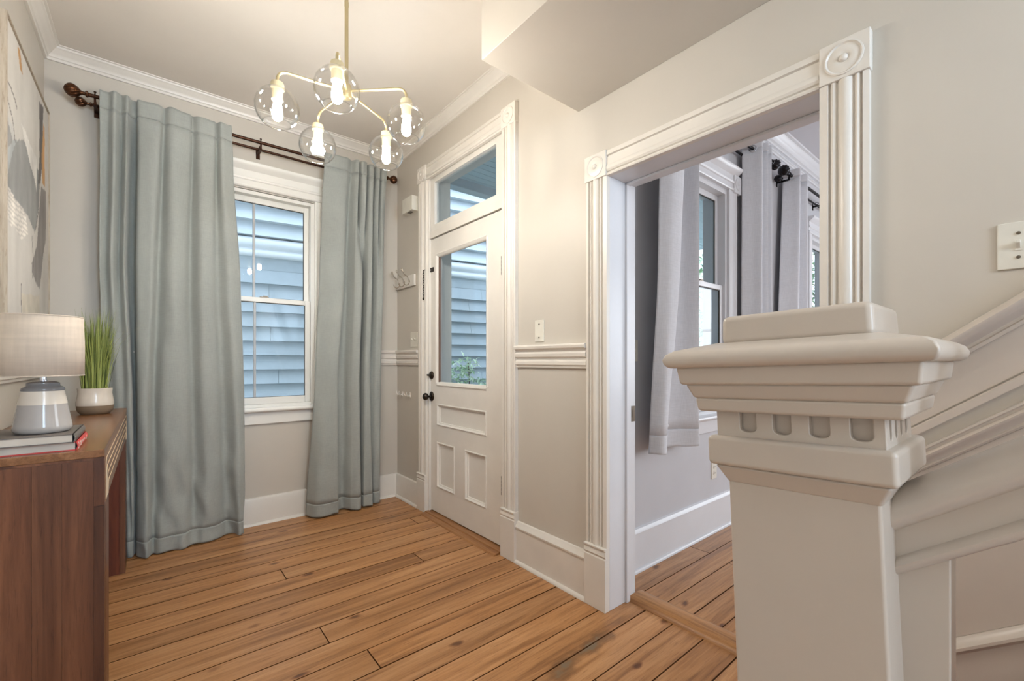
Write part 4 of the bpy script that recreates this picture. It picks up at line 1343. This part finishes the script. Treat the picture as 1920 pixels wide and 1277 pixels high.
# ------------------------------------------------------------------ chandelier
hx, hy, hz = .632, 1.862, 2.283
cd = thing('chandelier', 'five-arm brass chandelier with clear glass globes and lit bulbs', 'chandelier', (hx, hy, H))
build('stem', MB().tube([(hx, hy, hz - .02), (hx, hy, H - .02)], .0078, 14).lathe([(.0078, -.012), (.0088, -.010), (.0088, .010), (.0078, .012)], (hx, hy, 2.648), 14), 'brass', cd, smooth=50)
build('ceiling_canopy', MB().lathe([(.010, -.030), (.050, -.026), (.060, -.012), (.062, 0)], (hx, hy, H), 32), 'brass', cd, smooth=50)
build('hub', MB().lathe([(.004, -.034), (.018, -.030), (.020, -.022), (.020, .020), (.016, .028), (.009, .032)], (hx, hy, hz), 24), 'brass', cd, smooth=50)
RG = .257
GR = .0785
gz = 2.135
for i in range(5):
    a = math.radians(-116.0 + 72 * i)
    ca_, sa = math.cos(a), math.sin(a)
    gx, gy_ = hx + RG * ca_, hy + RG * sa
    pts = [(hx + .015 * ca_, hy + .015 * sa, hz)]
    R = .035
    for q in range(9):
        g = PI / 2 * q / 8
        rr = RG - R + R * math.sin(g)
        pts.append((hx + rr * ca_, hy + rr * sa, hz - R + R * math.cos(g)))
    pts.append((gx, gy_, gz + GR * .9 + .015))
    arm = build('arm', MB().tube(pts, .0055, 12), 'brass', cd, smooth=60)
    build('holder', MB().lathe([(.0, .104), (.012, .103), (.022, .098), (.024, .092), (.024, .070), (.0195, .068), (.0195, .034), (.021, .032), (.021, .030), (.015, .028)], (gx, gy_, gz), 24), 'brass_lt', arm, smooth=35)
    pr = []
    for q in range(25):
        th = math.radians(17 + (141 - 17) * q / 24)
        pr.append((GR * math.sin(th), GR * math.cos(th)))
    build('globe', MB().shell(pr, (gx, gy_, gz), 48), 'globe', arm, smooth=80, solid=.0022)
    re = GR * math.sin(math.radians(141))
    ze = GR * math.cos(math.radians(141))
    rim = [(gx + re * math.cos(2 * PI * q / 40), gy_ + re * math.sin(2 * PI * q / 40), gz + ze) for q in range(40)]
    build('globe_rim', MB().tube(rim, .0016, 6, True), 'globe', arm, smooth=80)
    build('bulb_neck', MB().lathe([(.0125, .032), (.013, .020), (.0145, .012)], (gx, gy_, gz), 16), 'bulb_neck', arm, smooth=60)
    if i == 3:
        pr = [(.0145, .012), (.018, .004), (.028, -.012), (.031, -.020), (.028, -.028), (.016, -.034), (.0, -.036)]
    else:
        pr = [(.0145, .012), (.0165, .004), (.0185, -.012), (.0195, -.028), (.017, -.040), (.010, -.048), (0.0, -.050)]
    build('bulb', MB().lathe(pr, (gx, gy_, gz), 18), 'bulb', arm, smooth=70, label='flared reflector bulb' if i == 3 else None)


# ------------------------------------------------------------------ wall fittings
def wall_plate(name, label, cat, y0, y1, z0, z1):
    t_ = thing(name, label, cat, (W, (y0 + y1) / 2, z0))
    build('plate', MB().box(W - .006, W + .001, y0, y1, z0, z1), 'plastic', t_, bevel=.0025)
    return t_


sw = wall_plate('light_switch', 'double ivory light switch beside the door, above the chair rail', 'light switch', 3.138, 3.252, 1.258, 1.376)
for y in (3.172, 3.218):
    build('toggle', MB().prism([(W - .006, 1.308), (W - .006, 1.326), (W - .018, 1.330), (W - .018, 1.324)], 'y', y - .005, y + .005), 'plastic', sw, bevel=.001)
sw = wall_plate('blank_plate', 'narrow blank ivory wall plate with two screws above the chair rail', 'wall plate', 1.694, 1.764, 1.252, 1.368)
for z in (1.274, 1.346):
    build('screw', MB().lathe([(.0, -.009), (.004, -.0085), (.0045, -.005)], (W, 1.729, z), 12, 'x'), 'screw', sw)
sw = wall_plate('light_switch', 'ivory toggle switch on the stair wall above the sloping moulding', 'light switch', .0, .072, 1.372, 1.486)
tg = build('toggle_slot', MB().box(W - .0075, W - .005, .0315, .0425, 1.416, 1.440), 'plastic', sw)
build('toggle', MB().prism([(W - .007, 1.420), (W - .007, 1.436), (W - .019, 1.440), (W - .019, 1.433)], 'y', .0335, .0405), 'plastic', tg, bevel=.001)
for z in (1.400, 1.458):
    s_ = build('screw', MB().lathe([(.0, -.009), (.0035, -.0085), (.0042, -.005)], (W, .037, z), 12, 'x'), 'screw', sw)

wp = thing('light_switch', 'white switch plate on the sitting room wall just inside the opening', 'light switch', (2.03, N, 1.14))
build('plate', MB().box(1.992, 2.062, N - .006, N + .001, 1.145, 1.262), 'plastic', wp, bevel=.0025)
build('toggle', MB().box(2.022, 2.032, N - .016, N - .005, 1.196, 1.214), 'plastic', wp, bevel=.001)
for z in (1.172, 1.236):
    build('screw', MB().lathe([(.0, -.009), (.004, -.0085), (.0045, -.005)], (2.027, N, z), 12, 'y'), 'screw', wp)
ot = thing('outlet', 'white electrical outlet low on the sitting room wall above the baseboard', 'outlet', (2.94, N, .35))
build('plate', MB().box(2.905, 2.977, N - .006, N + .001, .350, .466), 'plastic', ot, bevel=.0025)
for z in (.388, .430):
    s_ = build('socket', MB().lathe([(.0, -.009), (.013, -.0085), (.015, -.005)], (2.941, N, z), 18, 'y'), 'plastic', ot)
    build('slot', MB().box(2.934, 2.936, N - .0096, N - .0085, z - .004, z + .005).box(2.946, 2.948, N - .0096, N - .0085, z - .004, z + .005), 'slot', s_)

cb = thing('door_chime', 'small white door chime box high on the wall beside the door', 'door chime', (W, 3.215, 2.33))
build('housing', MB().box(1.566, W, 3.130, 3.300, 2.332, 2.446), 'plastic', cb, bevel=.002)
m = MB()
for q in range(4):
    m.box(1.576, 1.606, 3.180 + q * .016, 3.188 + q * .016, 2.3305, 2.3335)
build('vent_slot', m, 'slot', cb)

ck = thing('coat_hook_rack', 'white board with three wire coat hooks in the corner by the door', 'coat rack', (W, 3.33, 1.75))
build('board', MB().box(W - .018, W, 3.168, 3.500, 1.748, 1.838), 'trim', ck, bevel=.003)
for y in (3.245, 3.335, 3.425):
    m = MB()
    m.lathe([(.0, -.024), (.008, -.022), (.011, -.018), (.011, -.014)], (W, y, 1.790), 12, 'x')
    up, lo = [], []
    for q in range(13):
        t_ = q / 12
        up.append((W - .022 - .058 * t_, y, 1.792 + .082 * t_ + .010 * math.sin(2 * PI * t_)))
    for q in range(7):
        g = PI * .5 + PI * 1.1 * q / 6
        up.append((W - .080 + .012 * math.cos(g) - .0 + .012 * 0, y, 1.874 + .000 + .012 * (math.sin(g) - 1) + .012))
    for q in range(13):
        g = -PI * .1 - PI * .85 * q / 12
        lo.append((W - .046 + .026 * math.cos(g), y, 1.785 + .030 * math.sin(g)))
    m.tube(up, .0036, 8).tube(lo, .0036, 8)
    build('hook', m, 'nickel', ck, smooth=60)
for i, y in enumerate((3.405, 3.270)):
    hk = thing('wall_hook', 'small white double wall hook below the chair rail, ' + ('nearer the window corner' if i == 0 else 'nearer the door casing'), 'hook', (W, y, .86))
    build('plate', MB().box(W - .005, W, y - .008, y + .008, .852, .890), 'white_hook', hk, bevel=.002)
    m = MB()
    for s in (-1, 1):
        m.tube([(W - .004, y, .868), (W - .020, y + s * .006, .862), (W - .036, y + s * .016, .866), (W - .044, y + s * .022, .882), (W - .044, y + s * .024, .896)], .0038, 8)
    build('prong', m, 'white_hook', hk, smooth=60)

# ------------------------------------------------------------------ outdoors: neighbour's clapboards, porch, plants
nh = thing('neighbour_house', 'pale blue clapboard house wall right outside the window', 'house', (1.2, 6.0, -.6))
P0 = Vector((1.195, 6.01, 0))
ang = math.radians(-9.0)
T_ = Vector((math.cos(ang), math.sin(ang), 0))
Nn = Vector((T_.y, -T_.x, 0))          # towards our house
E_ = .1726
zl0 = 1.733
r = random.Random(21)


def clap(z, hgt, lo, hi, mat, butt, lean):
    pr = [(0, 0), (butt, 0), (butt - lean, hgt + .012), (0, hgt + .012)]
    build('clapboard', MB().sweep(pr, P0 + T_ * lo + Vector((0, 0, z)), P0 + T_ * hi + Vector((0, 0, z)), Nn, (0, 0, 1)), mat, nh)


k = -13
while zl0 + k * E_ < 2.22:
    z = zl0 + k * E_
    x = -4.0
    while x < 6.0:
        e = min(6.0, x + r.uniform(1.6, 4.2))
        if 6.0 - e < .6:
            e = 6.0
        clap(z, E_, x + .0015, e - .0015, 'siding', .072, .060)
        x = e
    k += 1
zg = zl0 + k * E_
build('frieze_board', MB().sweep([(0, 0), (.020, 0), (.020, 2.43 - zg), (0, 2.43 - zg)], P0 + T_ * -4 + Vector((0, 0, zg)), P0 + T_ * 6 + Vector((0, 0, zg)), Nn, (0, 0, 1)), 'siding', nh)
gp = [(0, 0), (.06, 0), (.075, .012), (.085, .03), (.085, .05), (.075, .075), (.06, .085), (.06, .092), (.075, .096), (.100, .115), (.112, .14), (.112, .17), (.100, .20), (.08, .22), (0, .222)]
build('gutter', MB().sweep(gp, P0 + T_ * -4 + Vector((0, 0, 2.40)), P0 + T_ * 6 + Vector((0, 0, 2.40)), Nn, (0, 0, 1)), 'gutter', nh, smooth=40)
for q in range(9):
    z = 2.64 + q * .185
    x = -4.0
    while x < 6.0:
        e = min(6.0, x + r.uniform(2.0, 4.0))
        if 6.0 - e < .6:
            e = 6.0
        clap(z, .185, x + .0015, e - .0015, 'siding_lit', .120, .104)
        x = e
build('wall_core', MB().sweep([(-.2, 0), (0, 0), (0, 6.4), (-.2, 6.4)], P0 + T_ * -4 + Vector((0, 0, -.6)), P0 + T_ * 6 + Vector((0, 0, -.6)), Nn, (0, 0, 1)), 'siding', nh)

mark(build('ground', box(-14, 22, D + .15, 26, -.75, -.6).box(W2, 22, N + .16, D + .15, -.75, -.6), 'lawn'), 'strip of lawn between the houses', 'ground', None, S)

pc = thing('porch', 'blue-grey porch with beaded ceiling outside the glazed door', 'porch', (3.6, 2.6, -.15), None, S)
build('deck', MB().box(W2, 6.6, N + .16, 3.62, -.20, -.03), 'porch', pc)
y = N + .17
while y < 3.50:
    build('ceiling_board', MB().box(W2, 6.6, y, y + .083, 2.872, 2.90), 'porch_ceiling', pc)
    build('bead', MB().box(W2, 6.6, y + .078, y + .083, 2.868, 2.8725), 'porch_ceiling', pc)
    y += .085
build('beam', MB().box(W2, 6.6, 3.50, 3.61, 2.79, 2.95), 'porch_light', pc, bevel=.004)
build('roof', MB().box(W2, 6.7, N + .16, 3.75, 2.955, 3.02), 'porch', pc)
pp = thing('porch_post', 'square blue-grey porch post seen through the left edge of the door glass', 'post', (2.08, 3.55, -.03))
build('shaft', MB().box(2.015, 2.115, 3.505, 3.605, -.03, 2.79), 'porch', pp, bevel=.006)
build('base_trim', MB().box(2.0, 2.13, 3.49, 3.62, -.03, .12), 'porch', pp, bevel=.006)
pp = thing('porch_post', 'farther porch post outside the sitting room window', 'post', (5.2, 3.55, -.03))
build('shaft', MB().box(5.15, 5.25, 3.505, 3.605, -.03, 2.79), 'porch_light', pp, bevel=.006)
build('base_trim', MB().box(5.135, 5.265, 3.49, 3.62, -.03, .12), 'porch_light', pp, bevel=.006)


def leaves(m, c, n_, spread, size, seed, flat=False):
    r = random.Random(seed)
    for i in range(n_):
        while True:
            p = Vector((r.uniform(-1, 1), r.uniform(-1, 1), r.uniform(-1, 1)))
            if p.length < 1:
                break
        p = Vector((c[0] + p.x * spread[0], c[1] + p.y * spread[1], c[2] + p.z * spread[2]))
        d = Vector((r.uniform(-1, 1), r.uniform(-1, 1), r.uniform(-.5, .6))).normalized()
        s = d.cross(Vector((0, 0, 1))).normalized()
        ln, w_ = size * r.uniform(.7, 1.3), size * .17 * r.uniform(.8, 1.2)
        u = s.cross(d)
        m.add([p, p + d * ln * .45 + s * w_ + u * w_ * .5, p + d * ln - u * w_, p + d * ln * .45 - s * w_ + u * w_ * .5, p + d * ln * .5], [(0, 1, 4), (1, 2, 4), (2, 3, 4), (3, 0, 4)])


bu = thing('bush', 'pale green leafy bush in front of the clapboards, seen in the door glass', 'bush', (3.25, 4.6, -.6))
m = MB()
m.tube([(3.2, 4.7, -.6), (3.18, 4.7, .3), (3.12, 4.66, 1.12)], [.016, .011, .005], 6).tube([(3.2, 4.7, -.1), (3.45, 4.62, .55), (3.72, 4.5, .98)], [.012, .009, .004], 6).tube([(3.2, 4.7, .1), (2.95, 4.72, .55), (2.8, 4.7, 1.06)], [.011, .008, .004], 6)
build('branch', m, 'bark', bu, smooth=60)
m = MB()
for c, n_, sp in (((2.92, 4.72, .82), 170, (.26, .2, .34)), ((3.10, 4.66, 1.08), 40, (.14, .12, .14)), ((3.3, 4.66, .72), 130, (.24, .2, .2)), ((3.65, 4.52, .80), 110, (.24, .16, .20)), ((3.2, 4.7, .2), 200, (.5, .25, .5))):
    leaves(m, c, int(n_ * 1.5), sp, .105, int(c[0] * 100))
build('leaves', m, 'leaf', bu, kind='stuff')
for i, (x, y, h, lab) in enumerate(((9.8, 4.75, 2.0, 'green tree beyond the porch, seen through the sitting room window'), (13.4, 4.7, 2.9, 'taller hazy green tree farther behind the porch'))):
    tr = thing('tree', lab, 'tree', (x, y, -.6))
    build('trunk', MB().tube([(x, y, -.6), (x + .05, y, h * .5), (x, y + .05, h)], [.12, .09, .05], 8), 'bark', tr, smooth=60)
    m = MB()
    leaves(m, (x, y, h), 1500, (1.5, 1.4, 1.6), .26, 40 + i)
    build('crown', m, 'tree_leaf', tr, kind='stuff')

fh = thing('far_house', 'pale blue-white house with a grey roof far beyond the porch', 'house', (15.0, 7.5, -.6))
build('wall', MB().box(12.5, 18.0, 6.6, 9.5, -.6, 3.4), 'siding', fh)
build('roof', MB().prism([(6.3, 3.4), (9.8, 3.4), (8.05, 5.2)], 'x', 12.2, 18.3), 'porch', fh)
for x in (13.4, 15.2, 17.0):
    f_ = build('window_frame', MB().box(x - .45, x + .45, 6.55, 6.62, .8, 2.4), 'gutter', fh)
    build('window_pane', MB().box(x - .38, x + .38, 6.535, 6.556, .87, 2.33), 'slot', f_)
